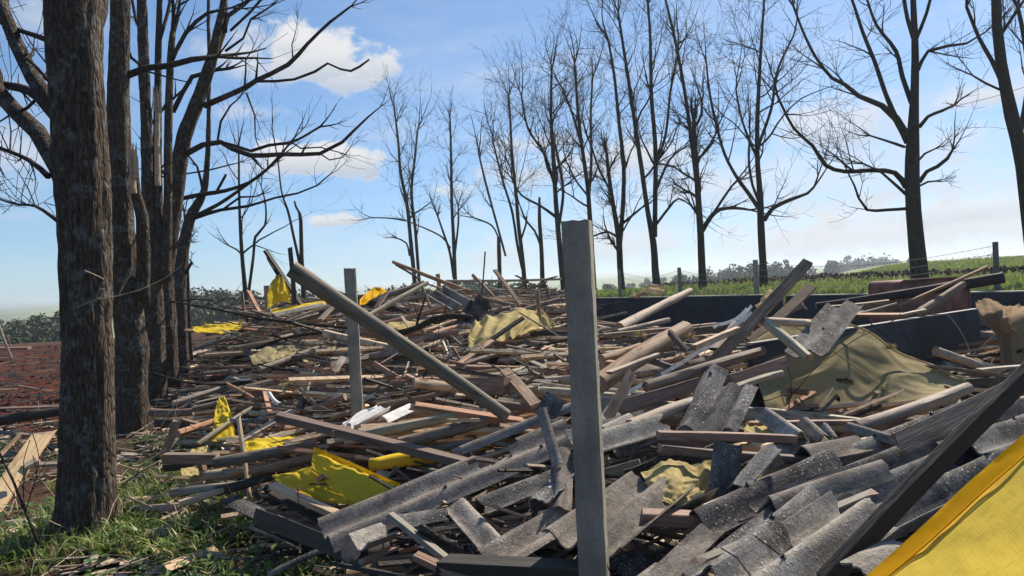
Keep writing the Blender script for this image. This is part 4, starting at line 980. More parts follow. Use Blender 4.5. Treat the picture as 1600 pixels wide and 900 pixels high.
p_('plank', 945, 524, 1120, 507, 13, 'b', D=(7.6, 7.9), roll=0); p_('plank', 1000, 530, 1180, 505, 12, 'b', D=(7.1, 7.4)); p_('plank', 940, 536, 1060, 528, 12, 'b', D=(7, 7.2))
p_('plank', 950, 583, 1030, 553, 11, 'p', 'flat pale plank lying below the thick round log', D=(4.4, 4.9), t=.4, roll=0)
p_('log', 940, 560, 1000, 540, 12, 'b', D=(5.6, 6)); p_('plank', 1010, 560, 1055, 553, 8, 'p', D=(5.2, 5.5)); p_('log', 1005, 560, 1050, 575, 12, 'g', D=(5.1, 5.0))
p_('plank', 1028, 680, 1242, 686, 15, 'r', 'orange topped beam lying level in front of the three lichened roof tongues', D=(3.55, 3.7), t=.8, roll=0, jag=(0, 0))
p_('plank', 1030, 700, 1278, 720, 14, 'r', 'second red beam just below the orange topped one', D=(3.5, 3.55), t=.9, roll=.05, jag=(.2, .2))
p_('plank', 1170, 663, 1475, 661, 12, 'r', 'long pale edged board lying level under the olive tarp', D=(4.0, 4.3), t=.7, roll=0)
p_('log', 1335, 668, 1512, 606, 22, 'p', 'pinkish round log slanting up at the hem of the olive tarp', D=(4.0, 4.7))
p_('plank', 1400, 692, 1610, 590, 26, 'b', 'dark board with a bright upper edge behind the broad dark plank', D=(3.5, 4.1), t=.22, roll=1.0)
p_('plank', 1150, 505, 1115, 545, 12, 'd', D=(6.2, 5.6)); p_('plank', 1072, 560, 1120, 545, 9, 'p')
p_('plank', 1055, 626, 1092, 642, 11, 'd', 'short dark batten nailed across the foot of the steep beam', D=(4.75, 4.7), t=.6)
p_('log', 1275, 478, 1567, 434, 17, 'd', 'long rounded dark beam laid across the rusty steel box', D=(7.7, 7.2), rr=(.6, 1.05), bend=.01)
p_('plank', 1380, 488, 1545, 416, 9, 'b', 'split board crossing over the long dark beam', D=(7.5, 6.9), t=.4)
p_('log', 1438, 488, 1508, 442, 14, 'b', 'brown log propped under the crossing boards before the rusty box', D=(7.0, 7.3))
p_('log', 1330, 496, 1402, 476, 9, 'b', D=(7.2, 7.2)); p_('plank', 1340, 492, 1410, 492, 9, 'r', D=(6.9, 6.9)); p_('plank', 1290, 484, 1390, 474, 12, 'b', D=(7.4, 7.4), t=.5); p_('plank', 1280, 500, 1350, 488, 10, 'd', D=(7, 7.1))
p_('plank', 1408, 492, 1446, 484, 7, 'p', D=(6.8, 6.9)); p_('plank', 1210, 497, 1252, 478, 8, 'p', 'bright splintered board behind the steep brown beam', D=(6.1, 6.3), t=.4); p_('plank', 1245, 470, 1262, 484, 8, 'p', D=(6.3, 6.3), t=.3)
p_('log', 1462, 548, 1560, 578, 15, 'p', 'round log lying against the near dark wall', D=(5.7, 5.9)); p_('plank', 1530, 578, 1600, 572, 8, 'p', D=(5.4, 5.5)); p_('plank', 1450, 572, 1580, 590, 9, 'b', D=(5.6, 5.5))
p_('log', 1180, 660, 1275, 690, 12, 'g', D=(4.2, 4.0)); p_('log', 1495, 640, 1610, 625, 17, 'b', D=(4.2, 4.3)); p_('log', 1575, 545, 1640, 548, 9, 'b', D=(6.5, 6.5))
# long flat beams left of the tall post
p_('plank', 645, 634, 846, 664, 18, 'r', 'long red brown beam ending under the foot of the slanting log', D=(5.0, 4.9), t=.55, roll=.15, jag=(.5, .2))
p_('plank', 432, 650, 728, 724, 18, 'r', 'long reddish beam lying over the torn yellow curtain', D=(4.7, 4.3), t=.7, roll=.1, jag=(.3, 0), maxL=4)
p_('plank', 545, 672, 520, 676, 14, 'r', D=(4.6, 4.55), t=.7)
p_('log', 568, 680, 712, 650, 19, 'g', 'thick grey log just in front of the white broken sheets', D=(4.8, 4.95)); p_('log', 624, 694, 760, 658, 21, 'b', 'thick brown log in front of the grey one', D=(4.6, 4.75)); p_('log', 640, 708, 790, 684, 15, 'b', D=(4.6, 4.7))
p_('plank', 700, 657, 748, 656, 5, 'p'); p_('log', 588, 636, 704, 612, 13, 'b', D=(5.6, 5.9)); p_('log', 566, 612, 624, 595, 9, 'r', D=(6.3, 6.4)); p_('log', 566, 601, 620, 590, 8, 'b', D=(6.6, 6.7))
p_('plank', 584, 568, 617, 588, 9, 'r', D=(7.0, 6.5)); p_('plank', 637, 587, 682, 607, 9, 'r', D=(6.6, 6.1)); p_('log', 616, 578, 652, 578, 13, 'b', D=(7.0, 7.0)); p_('plank', 716, 577, 786, 590, 11, 'd', D=(6.2, 6.0)); p_('plank', 788, 578, 838, 634, 17, 'b', 'steeply tilted dark red board between the slanting log and the tall post', D=(5.9, 5.0), t=.35)
p_('log', 728, 601, 760, 592, 10, 'p'); p_('log', 762, 628, 848, 640, 14, 'b', D=(5.2, 5.1)); p_('log', 690, 575, 826, 577, 12, 'b', 'level brown log behind the lower half of the slanting log', D=(7.1, 7.1)); p_('log', 828, 577, 885, 582, 11, 'r')
p_('plank', 715, 572, 822, 541, 13, 'b', 'brown board sloping up under the pale crumpled tarp', D=(7.3, 7.9), t=.4); p_('plank', 718, 568, 770, 532, 9, 'b', D=(7.3, 8)); p_('log', 668, 555, 726, 570, 6, 'r'); p_('plank', 780, 563, 875, 556, 8, 'p'); p_('plank', 812, 549, 856, 538, 6, 'p')
p_('plank', 758, 537, 880, 530, 7, 'b', D=(8.3, 8.4)); p_('log', 828, 521, 890, 521, 10, 'd', D=(8.9, 8.9)); p_('plank', 764, 534, 817, 497, 10, 'd', 'dark plank end leaning on the front of the pale crumpled tarp', D=(8.0, 8.2), t=.3)
p_('plank', 839, 454, 844, 508, 6, 'b', 'upright batten standing beside the pale crumpled tarp', D=(9.4, 9.4)); p_('log', 802, 490, 875, 468, 9, 'b', D=(10, 10.4)); p_('log', 575, 494, 668, 442, 8.5, 'g', 'slim grey log slanting up behind the thin post', D=(10.5, 11.5)); p_('log', 588, 508, 698, 478, 7, 'r', 'thin red pole just behind the slanting log', D=(9.5, 10))
p_('log', 602, 462, 662, 442, 10, 'b', D=(12.5, 13)); p_('log', 614, 409, 804, 479, 6.5, 'b', 'long thin pole with its tip pointing at the sky above the heap', D=(13, 12), rr=(.9, 1.1)); p_('pole', 618, 413, 657, 437, 4, 'd', D=(13.4, 13.2)); p_('plank', 588, 480, 603, 459, 9, 'r', D=(10.2, 10.5), t=.3)
p_('plank', 660, 448, 673, 484, 6, 'b', D=(11, 11)); p_('log', 684, 428, 688, 462, 7, 'b', 'stub of a wooden post on the crest of the heap', D=(13, 13)); p_('pole', 696, 439, 878, 436, 4.5, 'g', 'level rail along the crest of the heap behind the tall post', D=(13.5, 13.5)); p_('pole', 700, 454, 870, 452, 3.5, 'g', D=(13.2, 13.2))
p_('plank', 738, 429, 771, 464, 5, 'b', D=(12.5, 12.2)); p_('plank', 773, 422, 813, 476, 6.5, 'b', 'plank standing askew against the crest rail', D=(12.4, 12)); p_('pole', 758, 393, 752, 465, 2.5, 'd', 'thin spike sticking straight up from the heap', D=(12, 12)); p_('plank', 800, 462, 855, 440, 5, 'b', D=(12.6, 12.8)); p_('plank', 850, 440, 858, 470, 4, 'b', D=(12.6, 12.6)); p_('plank', 805, 430, 826, 440, 5, 'b', D=(13, 13)); p_('plank', 848, 438, 870, 432, 4, 'd', D=(13, 13))
p_('log', 804, 478, 740, 462, 7, 'b', D=(11.3, 12)); p_('plank', 650, 548, 697, 530, 6, 'p'); p_('log', 676, 522, 724, 508, 8, 'r'); p_('log', 660, 518, 712, 500, 6, 'b'); p_('plank', 636, 533, 706, 529, 5, 'd'); p_('plank', 706, 526, 738, 551, 5, 'd', D=(8.6, 8.2)); p_('plank', 628, 495, 640, 512, 5, 'p', D=(9.2, 9)); p_('plank', 655, 440, 700, 455, 5, 'b', D=(12.7, 12.2)); p_('log', 690, 462, 730, 452, 5, 'b', D=(11.6, 11.9))
# left half of the heap
p_('log', 405, 577, 532, 533, 9, 'g', 'long weathered log rising towards the thin post', D=(8.0, 9.2)); p_('log', 270, 631, 347, 606, 10, 'p', D=(7.9, 8.4)); p_('plank', 308, 629, 353, 619, 5, 'p', D=(7.7, 7.8)); p_('log', 368, 610, 456, 589, 10, 'b', D=(7.4, 7.8)); p_('plank', 378, 616, 434, 603, 6, 'r', D=(7.2, 7.4))
p_('log', 300, 640, 372, 622, 9, 'b', D=(7.4, 7.6)); p_('log', 392, 626, 510, 604, 9, 'b', D=(6.9, 7.2)); p_('plank', 356, 602, 409, 633, 9, 'r', 'reddish plank dropping down beside the little yellow pennant', D=(7.6, 6.9), t=.35); p_('plank', 413, 609, 425, 658, 8, 'r', 'narrow upright red plank among the level logs', D=(6.8, 6.4), t=.3)
p_('plank', 376, 690, 462, 640, 13, 'p', 'pale sawn plank tilted up towards the thin post', D=(5.6, 6.0), t=.35, roll=.2); p_('plank', 311, 692, 392, 637, 9, 'g', 'weathered plank leaning across the little yellow pennant', D=(6.0, 6.5), t=.35); p_('plank', 373, 656, 390, 776, 11, 'p', 'upright pale stake tapering to a point in front of the logs', D=(5.35, 5.0), t=.35, roll=1.4)
p_('log', 278, 678, 340, 657, 12, 'r', D=(6.4, 6.8)); p_('plank', 256, 712, 277, 657, 12, 'r', 'red splintered board standing on end in the weeds', D=(6.1, 6.2), t=.3, roll=1.2); p_('log', 236, 645, 303, 643, 14, 'r', 'rotten red stump lying beside the second tree trunk', D=(7.7, 7.7), bend=.03); p_('log', 244, 660, 300, 662, 15, 'd', D=(7.4, 7.4))
p_('log', 414, 688, 502, 664, 13, 'g', D=(5.5, 5.8)); p_('plank', 452, 690, 498, 676, 8, 'r', D=(5.3, 5.4)); p_('plank', 478, 574, 547, 637, 8, 'r', 'red plank falling away behind the thin post', D=(7.9, 6.6), t=.4); p_('plank', 492, 620, 532, 572, 9, 'g', D=(6.8, 7.5), t=.2)
p_('log', 492, 640, 540, 620, 14, 'r'); p_('plank', 478, 652, 545, 645, 6, 'd'); p_('log', 500, 660, 545, 645, 10, 'b'); p_('plank', 255, 612, 350, 604, 6, 'g'); p_('plank', 262, 586, 345, 584, 6, 'r'); p_('log', 345, 572, 372, 584, 7, 'b'); p_('plank', 310, 572, 480, 578, 7, 'r', D=(8.7, 8.6), maxL=5)
p_('plank', 257, 716, 340, 717, 17, 'b', 'squared beam end lying level on a stub in the weeds', D=(5.4, 5.4), t=.9, roll=0, jag=(0, 0)); p_('plank', 313, 726, 317, 748, 13, 'b', D=(5.45, 5.45), t=.9); p_('log', 258, 730, 345, 724, 14, 'd', D=(5.7, 5.7))
p_('log', 335, 724, 494, 694, 18, 'o', 'smooth grey log lying against the top of the torn yellow curtain', D=(5.0, 5.05)); p_('log', 392, 738, 492, 714, 18, 'b', 'brown log tucked under the smooth grey one', D=(4.95, 5.05)); p_('log', 300, 745, 390, 738, 18, 'g', D=(5.3, 5.3))
p_('log', 267, 770, 372, 757, 13, 'g', D=(4.95, 5.0)); p_('log', 280, 788, 350, 765, 12, 'p', D=(4.75, 4.9)); p_('log', 338, 768, 432, 742, 15, 'd', D=(4.9, 5.0)); p_('plank', 282, 762, 320, 752, 12, 'r', D=(5.1, 5.1), t=.3)
p_('plank', 430, 760, 532, 806, 13, 'p', 'pinkish squared beam with a rusty bolt standing in it', D=(4.35, 4.1), t=.8, roll=.25, jag=(.6, 0)); p_('plank', 424, 770, 520, 822, 13, 'd', D=(4.4, 4.1), t=.5)
p_('plank', 648, 868, 736, 912, 15, 'r', 'reddish lit beam running off the bottom below the jagged roof shards', D=(3.0, 2.85), t=.8, roll=.2); p_('plank', 520, 880, 625, 900, 14, 'd', D=(3.2, 3.0)); p_('plank', 560, 880, 620, 855, 12, 'r', D=(3.15, 3.3))
p_('log', 548, 860, 600, 852, 34, 'd', 'short thick log end under the torn roof piece', D=(3.25, 3.6)); p_('plank', 1000, 808, 1092, 812, 26, 'r', 'dark red beam with an orange lit top between the roof sheets', D=(3.0, 3.05), t=.8, roll=.1)
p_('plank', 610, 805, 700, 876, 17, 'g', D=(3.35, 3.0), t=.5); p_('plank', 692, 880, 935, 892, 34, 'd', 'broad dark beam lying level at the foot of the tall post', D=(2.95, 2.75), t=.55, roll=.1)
p_('plank', 1090, 876, 1355, 772, 15, 'g', 'thin weathered batten with a frayed end across the speckled roof sheets', D=(2.55, 3.0), t=.3, roll=.1, jag=(.4, 1.2))
# far left, beyond the trunks
p_('log', -40, 664, 110, 640, 17, 'd', 'dark log lying level behind the closest tree trunk', D=(8.2, 8.6)); p_('plank', -40, 640, 110, 634, 6, 'r', D=(9.3, 9.4)); p_('plank', -30, 672, 60, 682, 9, 'b', D=(7.6, 7.4)); p_('plank', -60, 860, 62, 686, 30, 'f', 'freshly split yellow plank lying in the weeds behind the closest trunk', D=(5.0, 6.3), t=.3, roll=.15, jag=(0, 2)); p_('plank', 40, 727, 100, 724, 11, 'g', D=(5.9, 5.9)); p_('plank', 0, 712, 30, 680, 6, 'b', D=(6.6, 6.9))
p_('plank', 40, 730, 58, 720, 14, 'p', D=(5.7, 5.75), t=.5); p_('plank', -20, 545, 46, 544, 9, 'r', 'red painted board at the edge of the soil bank', D=(20, 20))
# propped poles at the back
p_('plank', 415, 392, 470, 476, 9, 'd', 'dark leaning plank with a rag hanging under it', D=(12, 12)); p_('plank', 418, 402, 436, 432, 5, 'd', D=(12.1, 12)); p_('plank', 453, 387, 460, 475, 7, 'd', 'dark upright board beside the raised end of the slanting log', D=(11.5, 11.5)); p_('plank', 388, 455, 412, 500, 7, 'r', 'leaning red board behind the small concrete post', D=(14, 13.5)); p_('plank', 378, 455, 382, 490, 8, 'b', D=(15, 15)); p_('plank', 440, 505, 515, 478, 8, 'g', D=(11, 11.6)); p_('log', 400, 520, 500, 490, 7, 'g'); p_('log', 430, 530, 540, 500, 7, 'b')
p_('log', 305, 545, 410, 520, 7, 'g'); p_('plank', 290, 516, 345, 521, 7, 'b', D=(12.6, 12.3)); p_('plank', 500, 500, 520, 480, 9, 'p', D=(10, 10.3)); p_('plank', 516, 570, 600, 552, 8, 'b'); p_('plank', 420, 545, 560, 512, 8, 'b', maxL=4); p_('log', 455, 560, 545, 545, 9, 'b')
# steel channels and pipes
def channel(x0, y0, x1, y1, w, D, label):
    p0, p1 = A(x0, y0, D[0]), A(x1, y1, D[1]); m, Ln = frame_of(p0, p1, -.5); W = w * (D[0] + D[1]) / 2 / F; h = W * .5; t = .004; mb = MB()
    pr = [(-W / 2, h), (-W / 2, 0), (W / 2, 0), (W / 2, h), (W / 2 - t, h), (W / 2 - t, t), (-W / 2 + t, t), (-W / 2 + t, h)]
    for i in range(7): mb.v += [Vector((-Ln / 2 + Ln * i / 6, y, z - .004 * i * (6 - i))) for y, z in pr]
    for i in range(6): mb.f += [(i * 8 + k, (i + 1) * 8 + k, (i + 1) * 8 + (k + 1) % 8, i * 8 + (k + 1) % 8) for k in range(8)]
    mb.f += [tuple(range(8)), tuple(48 + k for k in range(8))[::-1]]; mb.m = [0] * len(mb.f)
    o = mb.build('steel_channel', [M_steel], mat=m); tag(o, label, 'steel channel')
channel(978, 618, 1172, 492, 11, (4.5, 6.0), 'bluish galvanised steel channel running up beside the steep brown beam'); channel(1120, 512, 1172, 482, 10, (6.4, 7.2), 'short steel channel end behind the steep brown beam')
def pipe(x0, y0, x1, y1, w, D, label, m_=None):
    p0, p1 = A(x0, y0, D[0]), A(x1, y1, D[1]); mm, Ln = frame_of(p0, p1); r = w * sum(D) / 2 / F / 2; mb = MB()
    mb.tube([Vector((-Ln / 2 + Ln * i / 5, 0, -.01 * i * (5 - i) * .3)) for i in range(6)], [r] * 6, 12, False); mb.tube([Vector((-Ln / 2 + Ln * i / 5, 0, -.01 * i * (5 - i) * .3)) for i in range(6)], [r * .8] * 6, 12, False)
    tag(mb.build('pipe', [m_ or M_white], smooth=True, mat=mm), label, 'pipe')
pipe(420, 614, 438, 632, 6, (6.6, 6.4), 'short white plastic pipe among the level logs', M_white); pipe(360, 656, 420, 652, 6, (6.2, 6.2), 'grey pipe lying level behind the pale sawn plank', M_steel); pipe(365, 590, 392, 592, 3, (8, 8), 'thin white pipe lying in the heap near the trunks', M_white)
# bolt on the pinkish beam
bp = A(466, 772, 4.22); mb = MB(); mb.tube([bp - Vector((0, 0, .05)), bp + Vector((0, 0, .045))], [.005, .005], 8); mb.tube([bp + Vector((0, 0, .0)), bp + Vector((0, 0, .010))], [.014, .014], 6); mb.tube([bp + Vector((0, 0, .028)), bp + Vector((0, 0, .034))], [.011, .011], 6)
tag(mb.build('bolt', [M_rust]), 'rusty bolt with washers standing on the pinkish beam', 'bolt')

# ---------------------------------------------------------------- branches on the heap
br = branch
br([(240, 583, 3), (262, 590, 3.5), (300, 599, 3.5), (345, 600, 3), (385, 599, 2)], 8.4, 'thin pale branch lying along the base of the shaded trunks', 3)
br([(398, 497, 4.5), (450, 503, 5), (500, 508, 5), (548, 514, 4)], 9.6, 'long sagging dark branch crossing behind the thin post', 5); br([(262, 470, 2.5), (330, 482, 3.5), (400, 496, 4)], 11, 'long bare branch reaching from the trunks over the heap', 7)
br([(425, 577, 4.5), (460, 578, 5), (500, 581, 5), (545, 571, 4)], 7.6, 'wavy dark branch lying in front of the thin post', 3); br([(400, 545, 5), (440, 530, 5), (480, 522, 5), (540, 518, 4)], 9, None, 3)
br([(612, 523, 9), (650, 513, 10), (675, 500, 11), (700, 494, 10), (738, 496, 8)], 9.0, 'thick crooked dark bough behind the slanting log', 2); br([(698, 531, 2.5), (703, 548, 2.5), (700, 560, 2.5), (690, 571, 2)], 7.6, 'pale peeled twig hanging in front of the brown boards', 1, M_cap)
br([(653, 612, 4), (657, 600, 4), (665, 595, 3.5), (677, 593, 3)], 5.9, 'short peeled grey branch beside the slanting log', 2); br([(60, 850, 5), (40, 800, 4), (20, 750, 4), (-5, 700, 3)], 4.4, 'thin bare sapling stem leaning beside the closest trunk', 4); br([(-20, 455, 3), (5, 528, 4), (12, 545, 4), (22, 568, 2.5)], 14, 'peeled crooked branch on the red soil bank', 3, W_pale)
br([(195, 775, 3), (230, 790, 3), (270, 805, 2.5), (290, 820, 2)], 5.0, 'dry pale stick lying in the grass before the logs', 2, W_grey); br([(360, 900, 3), (400, 872, 3.5), (420, 845, 2.5)], 4.1, 'thin dry stick rising from the grass by the dark strip', 2, W_grey)
br([(180, 765, 4), (215, 740, 4), (250, 720, 3)], 5.9, 'pale broken stick leaning between the two nearest trunks', 2, W_grey); br([(262, 474, 2), (300, 468, 2), (335, 470, 1.5)], 12.5, None, 4); br([(175, 700, 3), (210, 705, 3), (262, 690, 2)], 6.6, None, 5, W_grey)
br([(120, 480, 1.6), (150, 468, 2), (166, 458, 1.5)], 4.7, 'dead climbing stem curling over the bark of the closest trunk', 2, W_grey)
# long dead strap-like stalks
for (a, b, c, D, lb) in (((1352, 498, 2), (1400, 540, 2), (1440, 578, 2), 6.2, 'loose black cable hanging over the near dark wall'), ((1480, 492, 1.5), (1500, 515, 1.5), (1520, 560, 1.5), 6.3, 'thin bright wire looping down the near dark wall'), ((1126, 856, 2.2), (1150, 872, 2.2), (1175, 902, 2.2), 2.35, 'rusty wire curling over the speckled roof sheets'), ((1180, 838, 2.2), (1215, 866, 2.2), (1262, 888, 2.2), 2.4, 'dark bent wire pinned under the thin batten'), ((940, 862, 2), (948, 885, 2), (958, 905, 2), 2.5, 'twisted wire sticking up beside the tall post')):
    P, Q = pxline([a, b, c], D); PP, QQ = resample(P, Q, .05); mb = MB(); mb.tube([p + Vector((.006 * nz(i * .5, 1), 0, .008 * nz(i * .6, 4))) for i, p in enumerate(PP)], QQ, 5); tag(mb.build('wire', [M_cap if 'bright' in lb else M_wire]), lb, 'wire')

# ---------------------------------------------------------------- roof sheets
sh = sheet
sh(507, 838, 900, 672, .26, C_grey, 'long narrow corrugated roof strip slanting from the grass to the tall post', D=(3.55, 4.35), roll=14, phase=.32, jag=(.05, .03), bite=[(.66, 1.0, .10, .34)], amp=.028)
sh(905, 690, 1032, 654, .27, C_pale, 'pale lit corrugated sheet right behind the tall post', D=(3.7, 4.0), roll=6, phase=.1, jag=(.02, .06)); sh(940, 676, 985, 655, .16, C_pale, D=(3.9, 4.05), roll=0, jag=(.02, .04))
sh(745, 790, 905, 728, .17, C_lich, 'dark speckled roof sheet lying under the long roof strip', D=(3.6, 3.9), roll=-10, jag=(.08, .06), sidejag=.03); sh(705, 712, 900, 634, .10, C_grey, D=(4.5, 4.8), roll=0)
sh(868, 618, 850, 648, .13, C_lich, 'broken roof flap standing up beside the tall post', D=(4.2, 4.15), roll=0, jag=(.03, .03), phase=.25); sh(846, 640, 874, 732, .06, C_grey, 'narrow curved roof sliver hanging in front of the long strip', D=(3.75, 3.55), roll=30, jag=(.02, .03)); sh(878, 705, 872, 800, .12, C_grey, 'grey roof piece on end just beside the tall post', D=(3.7, 3.3), roll=10, jag=(.04, .05))
sh(720, 788, 790, 862, .175, C_grey, 'folded roof trough tipped towards the grass below the long strip', D=(3.55, 3.1), roll=-20, phase=.0, jag=(.015, .03), amp=.035); sh(835, 790, 880, 740, .17, C_lich, D=(3.35, 3.6), roll=-40, jag=(.06, .06), sidejag=.04)
sh(770, 880, 905, 800, .20, C_grey, 'large dark roof sheet passing behind the foot of the tall post', D=(2.95, 3.3), roll=4, phase=.4, jag=(.01, .01), amp=.03); sh(905, 850, 1034, 752, .36, C_grey, 'large torn roof sheet beside the tall post, its end jagged', D=(2.75, 3.35), roll=0, phase=.15, jag=(.01, .10), amp=.032)
sh(612, 812, 700, 800, .13, C_lich, 'bright jagged roof shard lying under the long strip', D=(3.4, 3.45), roll=10, jag=(.08, .06), sidejag=.05, amp=.012); sh(650, 835, 730, 870, .20, C_dark, 'dark pointed roof shard leaning over the lit batten', D=(3.25, 3.15), roll=-60, jag=(.12, .10), sidejag=.06, amp=.012); sh(560, 850, 615, 830, .16, C_pale, 'torn curved roof piece over the thick log end', D=(3.2, 3.35), roll=0, phase=.5, jag=(.03, .05), amp=.03)
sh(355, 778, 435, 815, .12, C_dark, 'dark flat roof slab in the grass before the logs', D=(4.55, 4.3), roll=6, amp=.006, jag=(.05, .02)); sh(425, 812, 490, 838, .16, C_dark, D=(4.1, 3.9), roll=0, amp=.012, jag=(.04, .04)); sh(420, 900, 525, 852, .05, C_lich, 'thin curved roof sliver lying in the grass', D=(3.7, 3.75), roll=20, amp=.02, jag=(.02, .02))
sh(1072, 672, 1120, 572, .15, C_lich, 'first of the three lichened roof tongues, the longest', D=(4.0, 4.5), roll=4, phase=0, jag=(.02, .06), amp=.035); sh(1103, 684, 1146, 602, .14, C_lich, 'middle lichened roof tongue with a ragged tip', D=(3.85, 4.25), roll=0, phase=0, jag=(.03, .10), amp=.03); sh(1137, 676, 1172, 604, .10, C_lich, 'shortest pointed lichened roof tongue on the wall side', D=(3.85, 4.2), roll=-8, jag=(.03, .16), amp=.03)
sh(1258, 552, 1322, 474, .29, C_lich, 'speckled corrugated sheet leaning on the olive tarp and standing above it', D=(5.0, 5.8), roll=-6, phase=.1, jag=(.02, .10), amp=.03)
sh(1195, 645, 1250, 684, .13, C_pale, 'small pale ridged roof piece before the olive tarp', D=(4.0, 3.75), roll=0, phase=0, jag=(.02, .01)); sh(1256, 660, 1290, 690, .10, C_grey, D=(3.95, 3.75), roll=0); sh(1285, 668, 1302, 690, .05, C_lich, D=(3.9, 3.8))
sh(1238, 706, 1325, 690, .3, C_grey, 'dark curled roof sheet with a wavy broken edge facing out', D=(3.55, 3.8), roll=-6, phase=.3, jag=(.02, .02), amp=.035); sh(1330, 665, 1410, 690, .15, C_grey, 'roof piece with a bright rim lying over the curled dark sheet', D=(3.95, 3.7), roll=12, jag=(.03, .02), phase=.2)
# big stepped sheets of the right
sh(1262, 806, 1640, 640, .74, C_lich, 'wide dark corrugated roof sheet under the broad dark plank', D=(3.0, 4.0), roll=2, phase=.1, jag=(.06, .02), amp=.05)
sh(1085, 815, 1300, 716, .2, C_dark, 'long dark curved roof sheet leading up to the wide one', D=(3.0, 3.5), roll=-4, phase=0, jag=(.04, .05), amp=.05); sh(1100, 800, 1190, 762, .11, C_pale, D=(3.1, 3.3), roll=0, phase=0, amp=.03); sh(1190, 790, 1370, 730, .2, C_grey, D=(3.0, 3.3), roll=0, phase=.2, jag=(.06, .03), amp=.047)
sh(1105, 900, 1262, 772, .2, C_lich, 'moss specked roof sheet under the thin frayed batten', D=(2.45, 3.0), roll=4, phase=.1, jag=(.03, .06), amp=.045); sh(1165, 925, 1352, 792, .27, C_pale, 'pale speckled roof sheet with a torn hole, lying beside the broad dark plank', D=(2.3, 2.75), roll=4, phase=.1, jag=(.03, .05), amp=.047, bite=[(.45, .85, .10, .22)])
sh(1020, 915, 1115, 822, .10, C_grey, 'narrow straight roof strip at the bottom pointing at the batten', D=(2.5, 2.8), roll=24, phase=.3, amp=.015); sh(1330, 888, 1405, 850, .10, C_pale, 'bright torn roof shard between the broad plank and the yellow curtain', D=(2.25, 2.35), roll=4, jag=(.05, .03), amp=.01)
sh(1138, 690, 1128, 775, .12, C_lich, 'upright roof stub standing in front of the red beams', D=(3.4, 3.3), roll=0, phase=.35, jag=(.02, .02), amp=.03); sh(1148, 760, 1205, 696, .14, C_pale, 'smooth pale roof panel tilted beside the upright roof stub', D=(3.25, 3.4), roll=-14, amp=.016, jag=(.02, .03)); sh(1030, 805, 1110, 768, .12, C_grey, D=(3.1, 3.25), roll=-8, phase=.4, jag=(.02, .03), amp=.03)
sh(960, 890, 1005, 870, .10, C_dark, D=(2.8, 2.95), roll=20, jag=(.06, .06), sidejag=.04, amp=.01); sh(1000, 912, 1040, 882, .08, C_lich, D=(2.6, 2.75), roll=0, jag=(.04, .06), amp=.02)
sh(680, 456, 722, 480, .42, C_grey, 'small corrugated sheet lying high on the heap near the crest rail', D=(11.4, 10.8), roll=20, jag=(.05, .08)); sh(735, 470, 757, 494, .35, C_dark, 'two dark rusty roof flaps standing behind the pale crumpled tarp', D=(10, 9.9), roll=60, jag=(.1, .1), sidejag=.05)
sh(268, 562, 322, 546, .25, C_grey, 'faded grey corrugated sheet at the foot of the shaded trunks', roll=0); sh(465, 645, 475, 622, .10, C_lich, 'small grey roof stub standing among the level logs', D=(6.3, 6.35), roll=10, jag=(.02, .02)); sh(425, 493, 505, 476, .12, C_pale, D=(10.8, 11.4), roll=0)
sh(794, 589, 900, 606, .06, C_grey, D=(5.9, 5.6), roll=0, amp=.01); sh(830, 564, 870, 582, .06, C_grey, D=(6.6, 6.3), roll=0, amp=.01); sh(520, 585, 535, 560, .10, C_grey, D=(7.0, 7.3), roll=-20)
sh(542, 666, 600, 636, .16, M_white, 'crumpled white ribbed sheet at the foot of the thin post', D=(4.95, 5.2), roll=0, amp=.02, pitch=.09, jag=(.05, .05), sidejag=.04); sh(598, 656, 642, 636, .12, M_white, 'smooth white curved sheet beside the ribbed one', D=(5.0, 5.2), roll=0, amp=.03, jag=(.02, .02), phase=0)
p_('plank', 398, 806, 568, 876, 26, 'd', 'long dark strip half buried in the grass below the roof strip', D=(4.0, 3.45), t=.07, roll=1.3, jag=(.5, .2))
sh(712, 632, 690, 600, .12, C_pale, D=(5.7, 6.1), roll=0, amp=.01, jag=(.05, .05)); sh(955, 640, 925, 690, .12, C_grey, D=(4.2, 3.9)); sh(1215, 712, 1165, 735, .12, C_dark, D=(3.5, 3.4)); sh(1480, 655, 1560, 630, .16, C_grey, D=(4.1, 4.4)); sh(1500, 690, 1600, 660, .22, C_lich, 'speckled roof sheet behind the upper end of the broad dark plank', D=(3.4, 3.8), roll=4)

# ---------------------------------------------------------------- tarps and curtains
ccloth([[(1330, 925, 2.10), (1390, 872, 2.12), (1440, 829, 2.14), (1520, 754, 2.17), (1600, 684, 2.2), (1700, 600, 2.25)],
        [(1372, 985, 1.88), (1436, 930, 1.88), (1496, 884, 1.90), (1570, 820, 1.93), (1660, 740, 1.96), (1770, 660, 2.0)],
        [(1430, 1080, 1.60), (1500, 1030, 1.58), (1580, 985, 1.58), (1660, 915, 1.62), (1760, 840, 1.66), (1860, 760, 1.7)],
        [(1520, 1230, 1.38), (1600, 1190, 1.34), (1690, 1140, 1.32), (1790, 1060, 1.34), (1900, 960, 1.4), (2000, 880, 1.45)]], T_curtain, 'bright yellow woven curtain with an orange hem in the corner beside the broad plank', ripple=.006, fold=.006, ffreq=3, seed=2, name='curtain', cat='curtain', fdir=(.7, .7), nu=60, nvv=70)
yc = bpy.data.objects['curtain']
hm = ccloth([[(1326, 924, 2.07), (1436, 826, 2.10), (1516, 751, 2.135), (1597, 681, 2.165), (1700, 595, 2.21)], [(1338, 942, 2.02), (1453, 845, 2.05), (1534, 770, 2.085), (1615, 700, 2.115), (1716, 616, 2.16)]], T_hem, None, nu=4, nvv=60, ripple=.003, seed=4, name='hem', cat=None)
